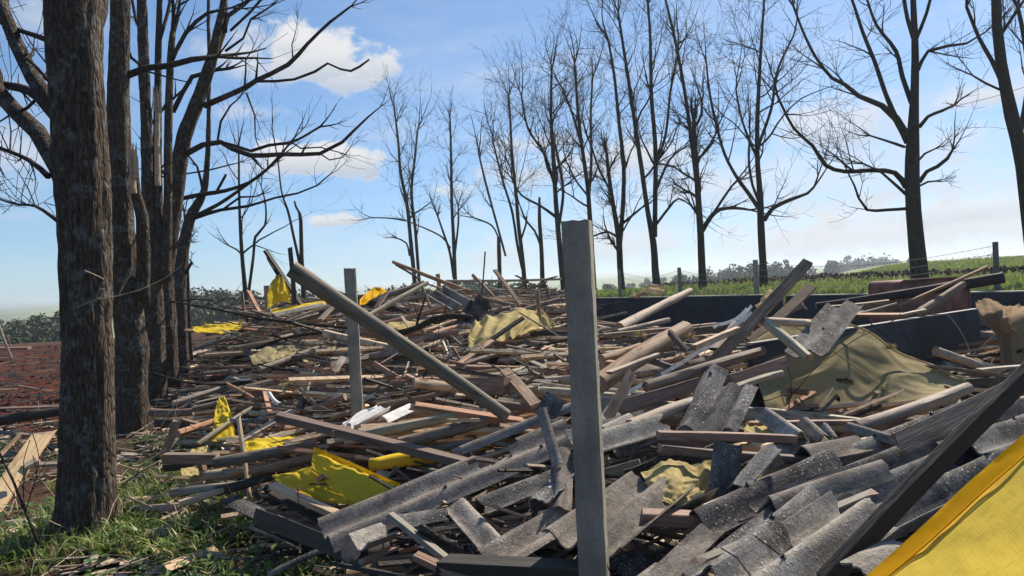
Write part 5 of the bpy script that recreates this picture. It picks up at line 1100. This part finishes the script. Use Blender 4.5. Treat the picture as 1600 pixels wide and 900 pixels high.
mb = MB(); P, Q = pxline([(1338, 942, 3), (1453, 845, 3), (1534, 770, 3), (1615, 700, 3), (1716, 616, 3)], 2.012, .14); PP, QQ = resample(P, Q, .05); mb.tube(PP, QQ, 6); sm = mb.build('seam', [T_hem], smooth=True)
for o in (hm, sm):
    mw = o.matrix_world.copy() if o is sm else Matrix.Translation(o.location); o.parent = yc; o.matrix_parent_inverse = Matrix.Translation(yc.location).inverted()
ccloth([[(1180, 528, 5.5), (1225, 503, 5.8), (1270, 500, 6.0), (1318, 506, 6.2), (1362, 522, 6.1), (1405, 555, 5.9), (1455, 572, 5.7), (1515, 600, 5.5)],
        [(1178, 555, 5.35), (1225, 545, 5.55), (1275, 545, 5.75), (1325, 545, 5.9), (1372, 562, 5.8), (1410, 580, 5.65), (1450, 595, 5.5), (1495, 608, 5.35)],
        [(1185, 590, 5.2), (1225, 590, 5.35), (1275, 595, 5.5), (1325, 595, 5.6), (1365, 605, 5.55), (1400, 612, 5.45), (1440, 616, 5.3), (1480, 618, 5.2)],
        [(1195, 640, 5.0), (1235, 656, 5.1), (1285, 666, 5.2), (1330, 668, 5.25), (1365, 664, 5.25), (1395, 655, 5.2), (1425, 646, 5.15), (1455, 638, 5.1)]], T_olive, 'large sagging olive yellow tarp with slits, draped down from the near wall', nu=90, nvv=120, ripple=.012, fold=.022, ffreq=3.4, seed=6,
       holes=[(.66, .42, .022, .045), (.78, .38, .02, .012), (.90, .55, .015, .02)], fdir=(.45, .9))
ccloth([[(1272, 590, 5.95), (1345, 598, 6.0)], [(1280, 612, 5.6), (1345, 616, 5.65)]], T_pale, 'pale layer of cloth showing through the slits of the olive tarp', nu=8, nvv=8, ripple=.01, seed=8)
ccloth([[(735, 512, 8.6), (748, 500, 8.9), (790, 492, 9.1), (826, 487, 9.2), (838, 500, 9.2)], [(731, 530, 8.4), (760, 520, 8.5), (795, 512, 8.6), (825, 505, 8.8), (836, 515, 9)], [(733, 548, 8.2), (762, 540, 8.2), (795, 530, 8.3), (815, 525, 8.5), (832, 522, 8.7)]], T_pale, 'pale crumpled tarp folded over the boards in the middle of the heap', nu=50, nvv=60, ripple=.03, fold=.05, ffreq=6, seed=9, fdir=(.2, 1))
ccloth([[(840, 480, 9.6), (868, 510, 9.4)], [(832, 495, 9.4), (850, 520, 9.2)]], T_pale, 'striped yellowish cloth corner beside the upright batten', nu=14, nvv=14, ripple=.04, fold=.04, ffreq=12, seed=10)
ot = [o for o in bpy.data.objects if o.get('label', '').startswith('large sagging olive')][0]
for line, D, dD, r in (([(1310, 503, 5), (1355, 517, 5), (1402, 550, 5), (1452, 569, 4), (1516, 599, 4)], 6.1, -.65, 'edge_rope'), ([(1235, 505, 3), (1300, 548, 3), (1360, 590, 3), (1400, 622, 3)], 5.65, -.35, 'seam')):
    P, Q = pxline(line, D, dD); PP, QQ = resample(P, Q, .05); mb = MB(); mb.tube(PP, [q * .7 for q in QQ], 7, fn=lambda i, k, an, p: 1 + .35 * nz(i * .8, k, 2)); o = mb.build(r, [T_pale if r == 'edge_rope' else T_olive], smooth=True)
    o.parent = ot; o.matrix_parent_inverse = Matrix.Translation(ot.location).inverted()
# torn yellow curtain
ccloth([[(491, 700, 4.55), (530, 716, 4.5), (580, 738, 4.4), (624, 757, 4.3)], [(488, 722, 4.5), (520, 742, 4.4), (560, 760, 4.3), (590, 775, 4.25)], [(486, 738, 4.45), (505, 752, 4.4), (530, 770, 4.3), (558, 790, 4.2)]], T_yellow, 'torn yellow curtain standing up behind the pinkish beam', nu=30, nvv=50, ripple=.015, fold=.01, seed=11, name='curtain', cat='curtain')
ccloth([[(491, 698, 4.54), (530, 714, 4.49), (580, 736, 4.39), (626, 756, 4.29)], [(492, 706, 4.52), (532, 722, 4.47), (582, 744, 4.37), (622, 762, 4.28)]], T_hem, None, nu=4, nvv=40, ripple=.004, seed=12, name='hem', cat=None)
hz_ = bpy.data.objects['hem.001']; cz_ = bpy.data.objects['curtain.001']; hz_.parent = cz_; hz_.matrix_parent_inverse = Matrix.Translation(cz_.location).inverted()
ccloth([[(424, 744, 4.75), (460, 736, 4.65), (490, 728, 4.55), (510, 735, 4.5)], [(440, 756, 4.6), (475, 758, 4.45), (510, 765, 4.4), (540, 772, 4.3)], [(470, 772, 4.45), (500, 782, 4.35), (530, 788, 4.25), (560, 788, 4.2)]], T_yellow, 'lower flap of yellow curtain lying on the grass under the standing one', nu=24, nvv=30, ripple=.02, seed=13, name='curtain', cat='curtain')
def roll_(line, D, dD, m_, label):
    P, Q = pxline(line, D, dD); PP, QQ = resample(P, Q, .06); mb = MB(); mb.tube(PP, QQ, 16, True, fn=lambda i, k, an, p: 1 + .18 * nz(math.cos(an) * 2, math.sin(an) * 2, i * .25) + .05 * nz(k, i))
    c = sum(PP, Vector()) / len(PP); o = mb.build('rolled_tarp', [m_], smooth=True); o.data.transform(Matrix.Translation(-c)); o.location = c; tag(o, label, 'tarp')
roll_([(578, 728, 18), (630, 718, 22), (680, 712, 22), (730, 700, 18), (800, 684, 14)], 4.55, .4, T_yellow, 'rolled yellow tarp lying behind the long roof strip')
ccloth([[(342, 622, 6.6), (352, 622, 6.6)], [(336, 648, 6.4), (362, 650, 6.4)], [(332, 692, 6.1), (370, 692, 6.1)]], T_yellow, 'little yellow pennant of cloth hanging between leaning planks', nu=30, nvv=16, ripple=.03, fold=.02, seed=14)
ccloth([[(383, 690, 5.5), (420, 685, 5.5), (482, 682, 5.6)], [(384, 712, 5.2), (415, 706, 5.2), (450, 700, 5.3)]], T_yellow, 'bright yellow cloth spread above the smooth grey log', nu=16, nvv=36, ripple=.03, fold=.015, seed=15)
ccloth([[(298, 702, 5.7), (325, 696, 5.7)], [(294, 712, 5.5), (322, 708, 5.5)]], T_pale, 'small pale yellow scrap lying on the squared beam', nu=10, nvv=12, ripple=.03, seed=16)
ccloth([[(282, 732, 5.3), (308, 728, 5.3)], [(285, 744, 5.1), (312, 742, 5.1)]], T_pale, 'yellowish scrap tucked beneath the squared beam', nu=8, nvv=10, ripple=.03, seed=17)
ccloth([[(432, 434, 12), (437, 432, 12), (442, 436, 12)], [(423, 455, 12), (435, 455, 11.8), (450, 462, 12)], [(422, 484, 11.9), (436, 472, 11.8), (452, 474, 12)]], T_yellow, 'hanging yellow rag under the dark leaning plank', nu=26, nvv=24, ripple=.05, fold=.06, ffreq=8, seed=18, fdir=(0, 1))
ccloth([[(300, 512, 12.3), (345, 507, 12.2), (378, 503, 12.2)], [(305, 519, 11.6), (345, 520, 11.5), (375, 514, 11.6)]], T_yellow, 'yellow cloth lying flat far back beside the shaded trunks', nu=16, nvv=30, ripple=.10, seed=19)
ccloth([[(424, 484, 11.8), (465, 476, 12), (508, 470, 12.2)], [(426, 492, 11.4), (470, 484, 11.6), (510, 476, 11.9)]], T_yellow, 'strip of yellow cloth lying below the dark upright board', nu=10, nvv=30, ripple=.05, seed=20)
ccloth([[(562, 468, 11.5), (580, 452, 12), (592, 448, 12)], [(562, 480, 11.2), (580, 468, 11.4), (605, 455, 11.8)]], T_hem, 'orange yellow cloth bulging up beside the top of the thin post', nu=16, nvv=18, ripple=.07, seed=21)
ccloth([[(392, 562, 8.5), (420, 548, 8.8), (448, 545, 8.9), (474, 545, 8.9)], [(396, 572, 8.1), (425, 568, 8.2), (445, 562, 8.4), (462, 556, 8.6)]], T_olive, 'dull yellow tarp heap in front of the long weathered log', nu=24, nvv=40, ripple=.08, fold=.05, seed=22)
ccloth([[(470, 556, 8.3), (492, 555, 8.3)], [(474, 566, 8.0), (488, 564, 8.0)]], T_pale, 'small lit yellow cloth scrap below the dull tarp heap', nu=10, nvv=12, ripple=.05, seed=23)
ccloth([[(606, 504, 9.3), (640, 502, 9.4), (664, 500, 9.5)], [(604, 515, 9.0), (632, 516, 9.0), (655, 515, 9.1)]], T_pale, 'pale cloth glinting under the thin red pole', nu=14, nvv=24, ripple=.07, seed=24)
ccloth([[(430, 610, 7.0), (455, 588, 7.3)], [(442, 616, 6.8), (456, 600, 6.9)]], T_pale, 'crinkled pale cloth at the end of a level log', nu=20, nvv=10, ripple=.03, fold=.03, ffreq=14, seed=25)
ccloth([[(1002, 742, 3.5), (1030, 728, 3.55), (1055, 722, 3.6), (1085, 730, 3.6), (1112, 720, 3.6)], [(1012, 758, 3.35), (1035, 752, 3.3), (1062, 748, 3.3), (1088, 752, 3.4), (1110, 750, 3.45)], [(1020, 790, 3.2), (1040, 788, 3.15), (1060, 792, 3.15), (1085, 778, 3.3), (1105, 775, 3.35)]], T_pale, 'crumpled yellow cloth bunched before the upright roof stub', nu=44, nvv=60, ripple=.016, fold=.016, ffreq=3.5, seed=26, fdir=(.3, .9))
ccloth([[(1140, 752, 3.55), (1200, 735, 3.7), (1290, 718, 3.8)], [(1130, 790, 3.3), (1200, 770, 3.4), (1290, 740, 3.6)]], T_tan, 'shaded brown cloth hanging below the second red beam', nu=20, nvv=40, ripple=.02, fold=.03, ffreq=10, seed=27, fdir=(.1, 1))
ccloth([[(1160, 662, 4.0), (1220, 655, 4.1)], [(1165, 682, 3.8), (1225, 684, 3.8)]], T_pale, 'yellowish cloth edge showing beside the roof tongues', nu=10, nvv=20, ripple=.02, seed=28)
ccloth([[(1000, 465, 12.2), (1018, 448, 12.6), (1040, 452, 12.6)], [(985, 466, 12), (1010, 460, 12), (1036, 464, 12)]], T_tan, 'tan cloth heap on top of the far dark wall', nu=16, nvv=24, ripple=.08, fold=.05, seed=29)
ccloth([[(1190, 480, 6.2), (1200, 462, 6.4), (1222, 452, 6.5)], [(1184, 484, 6.0), (1200, 474, 6.1), (1218, 466, 6.2)]], T_tan, 'tan cloth caught behind the steep brown beam', nu=16, nvv=18, ripple=.05, fold=.04, seed=30)
ccloth([[(1526, 478, 6.9), (1545, 474, 6.9), (1568, 484, 6.9), (1600, 480, 7.2), (1650, 478, 7.6)], [(1530, 492, 6.6), (1555, 490, 6.5), (1572, 500, 6.5), (1605, 500, 6.8), (1655, 500, 7.2)], [(1556, 530, 6.5), (1570, 525, 6.5), (1585, 530, 6.5), (1612, 540, 6.8), (1655, 540, 7.2)], [(1558, 575, 6.4), (1575, 572, 6.4), (1592, 576, 6.4), (1620, 580, 6.7), (1660, 580, 7.1)]], T_sack, 'brown sacking draped over the end of the near dark wall', nu=50, nvv=40, ripple=.04, fold=.05, ffreq=9, seed=31, cat='sacking', name='sacking', fdir=(.1, 1))
# frayed straw-coloured rope tufts
for (x, y, D, lb) in ((1000, 525, 5.6, 'frayed straw tuft on the thick round log'), (1078, 528, 5.3, 'second straw tuft at the flat end of the thick log'), (1390, 545, 5.75, 'knotted straw rope on the upper edge of the olive tarp')):
    c = A(x, y, D); mb = MB(); rn = random.Random(x)
    for i in range(90): d = perp_rand(Vector((.2, 0, 1)).normalized(), rn) * .6 + Vector((0, 0, rn.uniform(-.1, .9))); d.normalize(); L_ = rn.uniform(.03, .085); mb.tube([c, c + d * L_ * .6, c + d * L_ + Vector((0, 0, -.01))], [.002, .0016, .0008], 3, False)
    tag(mb.build('straw_tuft', [M_rope]), lb, 'rope')
# ---------------------------------------------------------------- the mass of the heap
frn = random.Random(99)
def fill(kind, n, lift, lenr, wid, cols, box=(240, 1600), seed=0, angs=(.08, .30)):
    rn = random.Random(seed); made = 0; tries = 0; cache = {}
    while made < n and tries < n * 60:
        tries += 1; px = rn.uniform(*box); hz = 443 - .0507 * (px - 800); py = hz + 14 + (rn.random() ** 1.35) * (900 - hz)
        p = S(px, py, -.05)
        if p.y > 18.8 or p.x < edge_x(p.y) + .15: continue
        if uu(p.x, p.y) > -12.2: continue
        if p.x > 2 and 4.6 < p.y < 8.2 and (p.x - 1.75) * -.6 + (p.y - 5.25) * .8 > -.15: continue
        Ln = rn.uniform(*lenr); W = rn.uniform(*wid); a = rn.gauss(*angs) if rn.random() < .85 else rn.uniform(-1.5, 1.5)
        d = Vector((math.cos(a), math.sin(a), 0)); c = Vector((p.x, p.y, 0)); e0, e1 = c - d * Ln / 2, c + d * Ln / 2
        if e0.x < edge_x(e0.y) or e1.x < edge_x(e1.y): continue
        if min(e0.y, e1.y) < 2.9: continue
        lf = rn.uniform(*lift) - .17 * (1 - sstep(3.6, 7, p.y)); tl = rn.gauss(0, .09) * (1 if rn.random() < .9 else 2.6)
        e0.z = max(heapc(e0.x, e0.y) + lf - tl * Ln / 2, terr(e0.x, e0.y) + W / 2); e1.z = max(heapc(e1.x, e1.y) + lf + tl * Ln / 2, terr(e1.x, e1.y) + W / 2)
        if p.x > 1.0 and p.y > 4.2: e0.z = min(e0.z, 1.0); e1.z = min(e1.z, 1.02)
        if p.y < 4.2 and (max(e0.z, e1.z) > heapc(p.x, p.y) - .05): e0.z -= .12; e1.z -= .12
        if not clear_of([e0.lerp(e1, k / 6) for k in range(7)]): continue
        col = rn.choice(cols); key = (col, round(Ln * 2.5), round(W * 40), rn.randrange(2))
        m, Lr = frame_of(e0, e1, rn.uniform(-.5, .5) + (math.pi / 2 if rn.random() < .3 else 0))
        if key not in cache:
            k = random.Random(hash(key) & 0xffff)
            if kind in ('log', 'pole'): me = log_mesh(key[1] / 2.5, W / 2, W / 2 * k.uniform(.7, 1), col, k, .03, 9)
            elif kind == 'plank': me = plank_mesh(key[1] / 2.5, W, W * k.uniform(.25, .55), col, k, (.08, .08), .014)
            else: me = sheet_mesh(Ln, W, col, k, phase=k.random(), jag=(.08, .1), sidejag=.04, fine=8)
            cache[key] = autosmooth(me, 45)
        o = link(kind, cache[key], None, m)
        if kind == 'roof_sheet': lb = autolabel('roof piece', {C_grey: 'grey', C_lich: 'lichen speckled', C_dark: 'dark grey', C_pale: 'pale'}[col], Ln, W, e0, e1); ct = 'roof sheet'
        else: lb = autolabel(kind, col, Ln, W, e0, e1); ct = kind
        tag(o, lb, ct, GRP[kind]); made += 1
bpy.context.view_layer.update()
fill('plank', 205, (-.22, .01), (1.0, 3.2), (.035, .15), 'bbrrggppd', seed=1)
fill('log', 150, (-.24, -.01), (1.4, 3.6), (.07, .14), 'bboggrpp', seed=2)
fill('pole', 44, (-.10, .03), (.8, 2.4), (.025, .05), 'bgdr', seed=3)
fill('roof_sheet', 24, (-.2, -.08), (.9, 2.1), (.25, .5), [C_grey, C_lich, C_grey, C_dark, C_pale], box=(700, 1600), seed=4, angs=(.55, .2))
fill('roof_sheet', 22, (-.12, -.02), (.4, 1.1), (.15, .35), [C_grey, C_lich, C_dark], box=(250, 800), seed=5)
def scatter(name, n, fn, mats, seed, lift=(-.3, .0), reg=None, smooth=False, kind='stuff'):
    rn = random.Random(seed); mb = MB(); k = 0; tries = 0
    while k < n and tries < n * 20:
        tries += 1; px = rn.uniform(235, 1610); hz = 443 - .0507 * (px - 800); py = hz + 12 + (rn.random() ** 1.3) * (905 - hz); p = S(px, py, -.05)
        if p.y > 18.8 or p.x < edge_x(p.y) - .1 or uu(p.x, p.y) > -12: continue
        if p.x > 2 and 4.6 < p.y < 8.2 and (p.x - 1.75) * -.6 + (p.y - 5.25) * .8 > -.1: continue
        p.z = max(heapc(p.x, p.y) + rn.uniform(*lift) - .17 * (1 - sstep(3.6, 7, p.y)), terr(p.x, p.y) + .02)
        if not clear_of([p]): continue
        fn(mb, p, rn); k += 1
    return tag(mb.build(name, mats, smooth=smooth), kind=kind)
def splinter(mb, p, rn):
    L_ = rn.uniform(.15, .9) * (1 + .05 * p.y); w = rn.uniform(.003, .013) * (1 + .07 * p.y); a = rn.gauss(.1, .6); t = rn.gauss(0, .22); d = Vector((math.cos(a) * math.cos(t), math.sin(a) * math.cos(t), math.sin(t)))
    mb.tube([p - d * L_ / 2, p + d * L_ / 2], [w, w * rn.uniform(.3, 1)], 4, True, rn.choice((0, 0, 1, 2, 3)))
scatter('splintered_wood', 3600, splinter, [W_brown, W_red, W_pale, W_dark], 11, (-.28, .03))
def shard(mb, p, rn):
    s = rn.uniform(.03, .10) * (1 + .06 * p.y); u = Vector((rn.gauss(0, 1), rn.gauss(0, 1), rn.gauss(0, .5))).normalized(); v = perp_rand(u, rn); n = u.cross(v) * .006; k = 5
    ring = [p + (u * math.cos(6.28 * i / k) + v * math.sin(6.28 * i / k) * .6) * s * rn.uniform(.5, 1) for i in range(k)]; o = len(mb.v); mb.v += ring + [q - n for q in ring]
    fs = [tuple(o + i for i in range(k)), tuple(o + k + i for i in range(k))[::-1]] + [(o + i, o + k + i, o + k + (i + 1) % k, o + (i + 1) % k) for i in range(k)]; mb.f += fs; mb.m += [rn.choice((0, 1, 2, 1, 0, 2, 3 if p.x < 0 else 1))] * len(fs)
def batten(mb, p, rn):
    if p.y < 4.8: return
    L_ = rn.uniform(.5, 1.5); w = rn.uniform(.012, .028); a = rn.gauss(.12, .32) if rn.random() < .85 else rn.uniform(-1.4, 1.4); t = rn.gauss(0, .10); d = Vector((math.cos(a) * math.cos(t), math.sin(a) * math.cos(t), math.sin(t)))
    mb.tube([p - d * L_ / 2, p + d * L_ / 2 + Vector((0, 0, -.01))], [w, w * rn.uniform(.8, 1)], 4, True, rn.choice((0, 1, 2, 2, 3)))
scatter('splintered_battens', 900, batten, [W_brown, W_red, W_pale, W_grey], 14, (-.12, .05))
scatter('roof_shards', 1900, shard, [C_grey, C_pale, C_lich, M_white], 12, (-.3, .0))
def twig(mb, p, rn):
    if p.y < 5.2: return
    a = rn.uniform(0, 6.28); grow(mb, p, Vector((math.cos(a), math.sin(a), rn.uniform(-.1, .5))).normalized(), .004 * (1 + .06 * p.y), rn.uniform(.2, .7), 1, rn, mb, up=0, wig=.3, rmin=.0025 * (1 + .06 * p.y), dens=.6)
scatter('broken_twigs', 300, twig, [B_twig], 13, (-.1, .03))
# rubble base so that no gap shows bare lawn
def base_sheet():
    mb = MB(); xs = np.arange(-9, 8, .12); ys = np.arange(2.0, 20.5, .14); idx = {}
    for j, y in enumerate(ys):
        for i, x in enumerate(xs):
            if x < edge_x(y) + .2 or uu(x, y) > -11.9: continue
            idx[(i, j)] = len(mb.v); mb.v.append(Vector((x, y, max(terr(x, y) - .02, heapc(x, y) - .42 + .10 * nz(x * 3, y * 3, 2) + .05 * nz(x * 9, y * 9)))))
    for (i, j) in list(idx):
        if all(k in idx for k in ((i + 1, j), (i, j + 1), (i + 1, j + 1))): mb.f.append((idx[(i, j)], idx[(i + 1, j)], idx[(i + 1, j + 1)], idx[(i, j + 1)])); mb.m.append(0)
    m, t, b = mat('packed_rubble'); g = G(t); n = g.noise(g.coords('Object'), 9, 8, .65); g.put(b.inputs['Base Color'], g.ramp(n, [(.3, (.018, .013, .010)), (.6, (.06, .042, .032)), (.85, (.15, .11, .085))])); g.bump(n, 1, .05, b); b.inputs['Roughness'].default_value = 1
    tag(mb.build('packed_rubble', [m], smooth=True), kind='stuff')
base_sheet()

# ---------------------------------------------------------------- grass, weeds, chips
def gm(name, a, b_, tr=.35):
    m, t, b = mat(name); g = G(t); n = g.noise(g.coords('Object'), 3.5, 4, .6); n2 = g.noise(g.coords('Object'), 40, 2, .6); c = g.mix(g.map(g.math('ADD', g.math('MULTIPLY', n, .6), g.math('MULTIPLY', n2, .4)), .38, .62), a, b_)
    g.put(b.inputs['Base Color'], c); b.inputs['Roughness'].default_value = .5; tl = g.n('ShaderNodeBsdfTranslucent'); g.put(tl.inputs[0], c); mx = g.n('ShaderNodeMixShader'); mx.inputs[0].default_value = tr
    g.put(mx.inputs[1], b.outputs[0]); g.put(mx.inputs[2], tl.outputs[0]); g.put(t.nodes['Material Output'].inputs[0], mx.outputs[0]); return m
G_grass = gm('grass_blades', (.07, .12, .02), (.24, .31, .07)); G_leaf = gm('weed_leaves', (.035, .085, .02), (.13, .22, .045)); G_dry = gm('dry_grass', (.30, .23, .12), (.46, .37, .21), .2); G_crop = gm('crop_tufts', (.15, .20, .04), (.30, .34, .11), .3)
def blades():
    V_, F_ = [[], [], []], [[], [], []]; rn = random.Random(3)
    def blade(p, h, w, a, lean, mi):
        d = Vector((math.cos(a), math.sin(a), 0)); s = Vector((-d.y, d.x, 0)) * w; v = V_[mi]; o = len(v)
        q = [p - s, p + s, p + d * lean * h * .35 + Vector((0, 0, h * .55)) + s * .8, p + d * lean * h * .35 + Vector((0, 0, h * .55)) - s * .8, p + d * lean * h + Vector((0, 0, h * (1 - .35 * lean)))]
        v.extend([tuple(x) for x in q]); F_[mi] += [(o, o + 1, o + 2, o + 3), (o + 3, o + 2, o + 4)]
    n = 0
    while n < 1250:
        Y = 3.3 + 5.2 * rn.random() ** .9; X = rn.uniform(-.95 * Y * .8, edge_x(Y) + .9)
        if nz(X * 1.1, Y * 1.1, 6) < -.08 - .1 * (Y < 5): continue
        if Y > 6.2 and X < -3.2: continue
        n += 1; z = terr(X, Y); k = rn.randrange(6, 16); big = rn.random() < .35
        for c in range(k):
            a = rn.uniform(0, 6.28); r = rn.random() * .05; mi = 1 if rn.random() < .13 else 0
            blade(Vector((X + r * math.cos(a), Y + r * math.sin(a), z)), rn.uniform(.05, .14) * (1.5 if big else 1), rn.uniform(.003, .0075) * (1.3 if big else 1), a + rn.uniform(-.5, .5), rn.uniform(.2, 1.1), mi)
    n = 0
    while n < 520:
        Y = 3.3 + 4.8 * rn.random(); X = rn.uniform(-.95 * Y * .8, edge_x(Y) + .8)
        if nz(X * 1.1 + 9, Y * 1.1, 6) < 0: continue
        n += 1; z = terr(X, Y); h = rn.uniform(.03, .13)
        for c in range(rn.randrange(5, 12)):
            a = rn.uniform(0, 6.28); p = Vector((X, Y, z + h * rn.random())); d = Vector((math.cos(a), math.sin(a), rn.uniform(0, .6))).normalized(); s = Vector((-d.y, d.x, 0)).normalized(); L_ = rn.uniform(.03, .085); w = L_ * .28; v = V_[2]; o = len(v)
            v.extend([tuple(p), tuple(p + d * L_ * .5 + s * w), tuple(p + d * L_ - Vector((0, 0, L_ * .2))), tuple(p + d * L_ * .5 - s * w)]); F_[2].append((o, o + 1, o + 2, o + 3))
    for nm, v, f, m in (('grass', V_[0], F_[0], G_grass), ('dry_grass', V_[1], F_[1], G_dry), ('weeds', V_[2], F_[2], G_leaf)):
        me = bpy.data.meshes.new(nm); me.from_pydata(v, [], f); me.materials.append(m); tag(link(nm, me), kind='stuff')
blades()
def chips():
    rn = random.Random(8); mb = MB()
    for i in range(1500):
        Y = 3.6 + 5.5 * rn.random(); X = rn.uniform(-.8 * Y, edge_x(Y) + .5)
        if nz(X * 1.4, Y * 1.4, 2) < -.05: continue
        p = Vector((X, Y, terr(X, Y) + rn.uniform(.005, .05))); a = rn.uniform(0, 3.14); L_ = rn.uniform(.03, .16); w = rn.uniform(.008, .035); d = Vector((math.cos(a), math.sin(a), rn.gauss(0, .12))); s = Vector((-math.sin(a), math.cos(a), rn.gauss(0, .2))); n = Vector((0, 0, .006)); o = len(mb.v)
        q = [p - d * L_ - s * w * rn.random(), p - d * L_ * .6 + s * w, p + d * L_ * .7 + s * w * .8, p + d * L_ - s * w * .2, p - s * w]; mb.v += q + [x - n for x in q]
        fs = [tuple(o + k for k in range(5))[::-1]] + [(o + k, o + (k + 1) % 5, o + 5 + (k + 1) % 5, o + 5 + k) for k in range(5)]; mb.f += fs; mb.m += [rn.choice((0, 0, 1, 2))] * len(fs)
    for i in range(140):
        Y = 4.0 + 4.5 * rn.random(); X = rn.uniform(-.8 * Y, edge_x(Y) + .3); p = Vector((X, Y, terr(X, Y) + .02)); a = rn.uniform(0, 6.28); grow(mb, p, Vector((math.cos(a), math.sin(a), rn.uniform(0, .35))), .004, rn.uniform(.2, .6), 1, rn, mb, up=0, wig=.22, rmin=.002, dens=.7)
    tag(mb.build('wood_chips', [W_pale, W_grey, W_brown]), kind='stuff')
chips()
def bark_slab(px, py, D, L_, w, a, label):
    p = A(px, py, D); p.z = terr(p.x, p.y) + .04; rn = random.Random(px); mb = MB(); n = 10
    for i in range(n + 1):
        t = i / n - .5
        for k in range(7): s = k / 6 - .5; e = 1 - .5 * abs(nz(i * .7, s * 2, px)); mb.v.append(Vector((t * L_, s * w * e, .04 - .16 * w * (s * 2) ** 2 * 2 + .01 * nz(i, k))))
    for i in range(n):
        for k in range(6): mb.f.append((i * 7 + k, (i + 1) * 7 + k, (i + 1) * 7 + k + 1, i * 7 + k + 1)); mb.m.append(0)
    o = mb.build('bark_slab', [W_pale]); o.location = p; o.rotation_euler = (0, 0, a); md = o.modifiers.new('thickness', 'SOLIDIFY'); md.thickness = .012; tag(o, label, 'bark')
bark_slab(295, 880, 4.25, .32, .11, 1.0, 'pale curved slab of bark lying in the grass'); bark_slab(255, 812, 4.7, .22, .12, .3, 'rounded bark slab in the grass beside the closest trunk'); bark_slab(225, 778, 5.2, .5, .1, .1, 'long bark slab behind the rounded one'); bark_slab(330, 862, 4.3, .2, .1, -.4, 'greyish bark slab half hidden by tall grass')
bark_slab(70, 795, 5.2, .5, .12, .3, 'long bark slab in the shade beyond the closest trunk'); bark_slab(240, 760, 5.5, .4, .08, .2, 'narrow bark slab at the foot of the second trunk')
# crop beyond the wall, furrow clods
def crops():
    rn = random.Random(21); v, f = [], []; n = 0
    while n < 30000:
        Y = 9 + 62 * rn.random() ** 1.5; X = rn.uniform(.08, .85) * Y; u = uu(X, Y)
        if u < -10.2: continue
        if 1.4 < u < 3.8 and rn.random() < .8: continue
        if nz(X * .22, Y * .22, 3) < -.35: continue
        z = terr(X, Y); h = rn.uniform(.05, .16) * (1 + Y * .012); a = rn.uniform(0, 3.14); w = h * .35; o = len(v); c, s = math.cos(a) * w, math.sin(a) * w; l = rn.uniform(-.6, .6) * h
        v += [(X - c, Y - s, z), (X + c, Y + s, z + .3 * h), (X + l, Y + l * .5, z + h)]; f.append((o, o + 1, o + 2)); n += 1
    me = bpy.data.meshes.new('crop'); me.from_pydata(v, [], f); me.materials.append(G_crop); tag(link('crop', me), kind='stuff')
    mb = MB()
    for i in range(2600):
        Y = rn.uniform(14, 34); u = rn.gauss(2.6, .55); X = (u - (Y - 22) * .6) / .8 + 12.7
        if X / Y < .18 or X / Y > .9: continue
        s = rn.uniform(.04, .13); p = Vector((X, Y, terr(X, Y) + s * .2)); o = len(mb.v); mb.v += [p + Vector((s * rn.uniform(.5, 1), 0, 0)), p + Vector((0, s * rn.uniform(.5, 1), 0)), p - Vector((s * rn.uniform(.5, 1), 0, 0)), p - Vector((0, s * rn.uniform(.5, 1), 0)), p + Vector((0, 0, s * rn.uniform(.5, 1.1)))]
        mb.f += [(o, o + 1, o + 4), (o + 1, o + 2, o + 4), (o + 2, o + 3, o + 4), (o + 3, o, o + 4)]; mb.m += [0] * 4
    tag(mb.build('soil_clods', [plain('dark_soil', (.07, .045, .03), .95, var=.4)]), kind='stuff')
    # red clods on the soil bank
    mb = MB()
    for i in range(3800):
        Y = rn.uniform(8.5, 28); X = rn.uniform(-.78, -.42) * Y
        s = rn.uniform(.015, .06) * (1 + Y * .02); p = Vector((X, Y, terr(X, Y) + s * .1)); o = len(mb.v); mb.v += [p + Vector((s * rn.uniform(.5, 1), 0, 0)), p + Vector((0, s * rn.uniform(.5, 1), 0)), p - Vector((s * rn.uniform(.5, 1), 0, 0)), p - Vector((0, s * rn.uniform(.5, 1), 0)), p + Vector((0, 0, s * rn.uniform(.4, .9)))]
        mb.f += [(o, o + 1, o + 4), (o + 1, o + 2, o + 4), (o + 2, o + 3, o + 4), (o + 3, o, o + 4)]; mb.m += [0] * 4
    for i in range(420):
        Y = rn.uniform(7.5, 24); X = rn.uniform(-.78, -.42) * Y; p = Vector((X, Y, terr(X, Y) + .03)); a = rn.gauss(0, .5); d = Vector((math.cos(a), math.sin(a), rn.gauss(0, .1))) * rn.uniform(.05, .25) * (1 + .05 * Y); mb.tube([p - d, p + d], [.012, .006], 4, mi=1)
    tag(mb.build('soil_clods', [M_soil, W_grey]), kind='stuff')
crops()
# ---------------------------------------------------------------- air
HAZE = 0.00055
def haze():
    mb = MB(); mb.box((-3600, -160, -30), (3600, 4400, 19.5)); o = mb.build('haze', []); m = bpy.data.materials.new('haze'); m.use_nodes = True; t = m.node_tree
    for n in list(t.nodes): t.nodes.remove(n)
    out = t.nodes.new('ShaderNodeOutputMaterial'); v = t.nodes.new('ShaderNodeVolumePrincipled'); v.inputs['Color'].default_value = (.80, .90, 1, 1); v.inputs['Density'].default_value = HAZE; v.inputs['Anisotropy'].default_value = .35
    t.links.new(v.outputs[0], out.inputs['Volume']); o.data.materials.append(m); tag(o, kind='stuff')
haze()
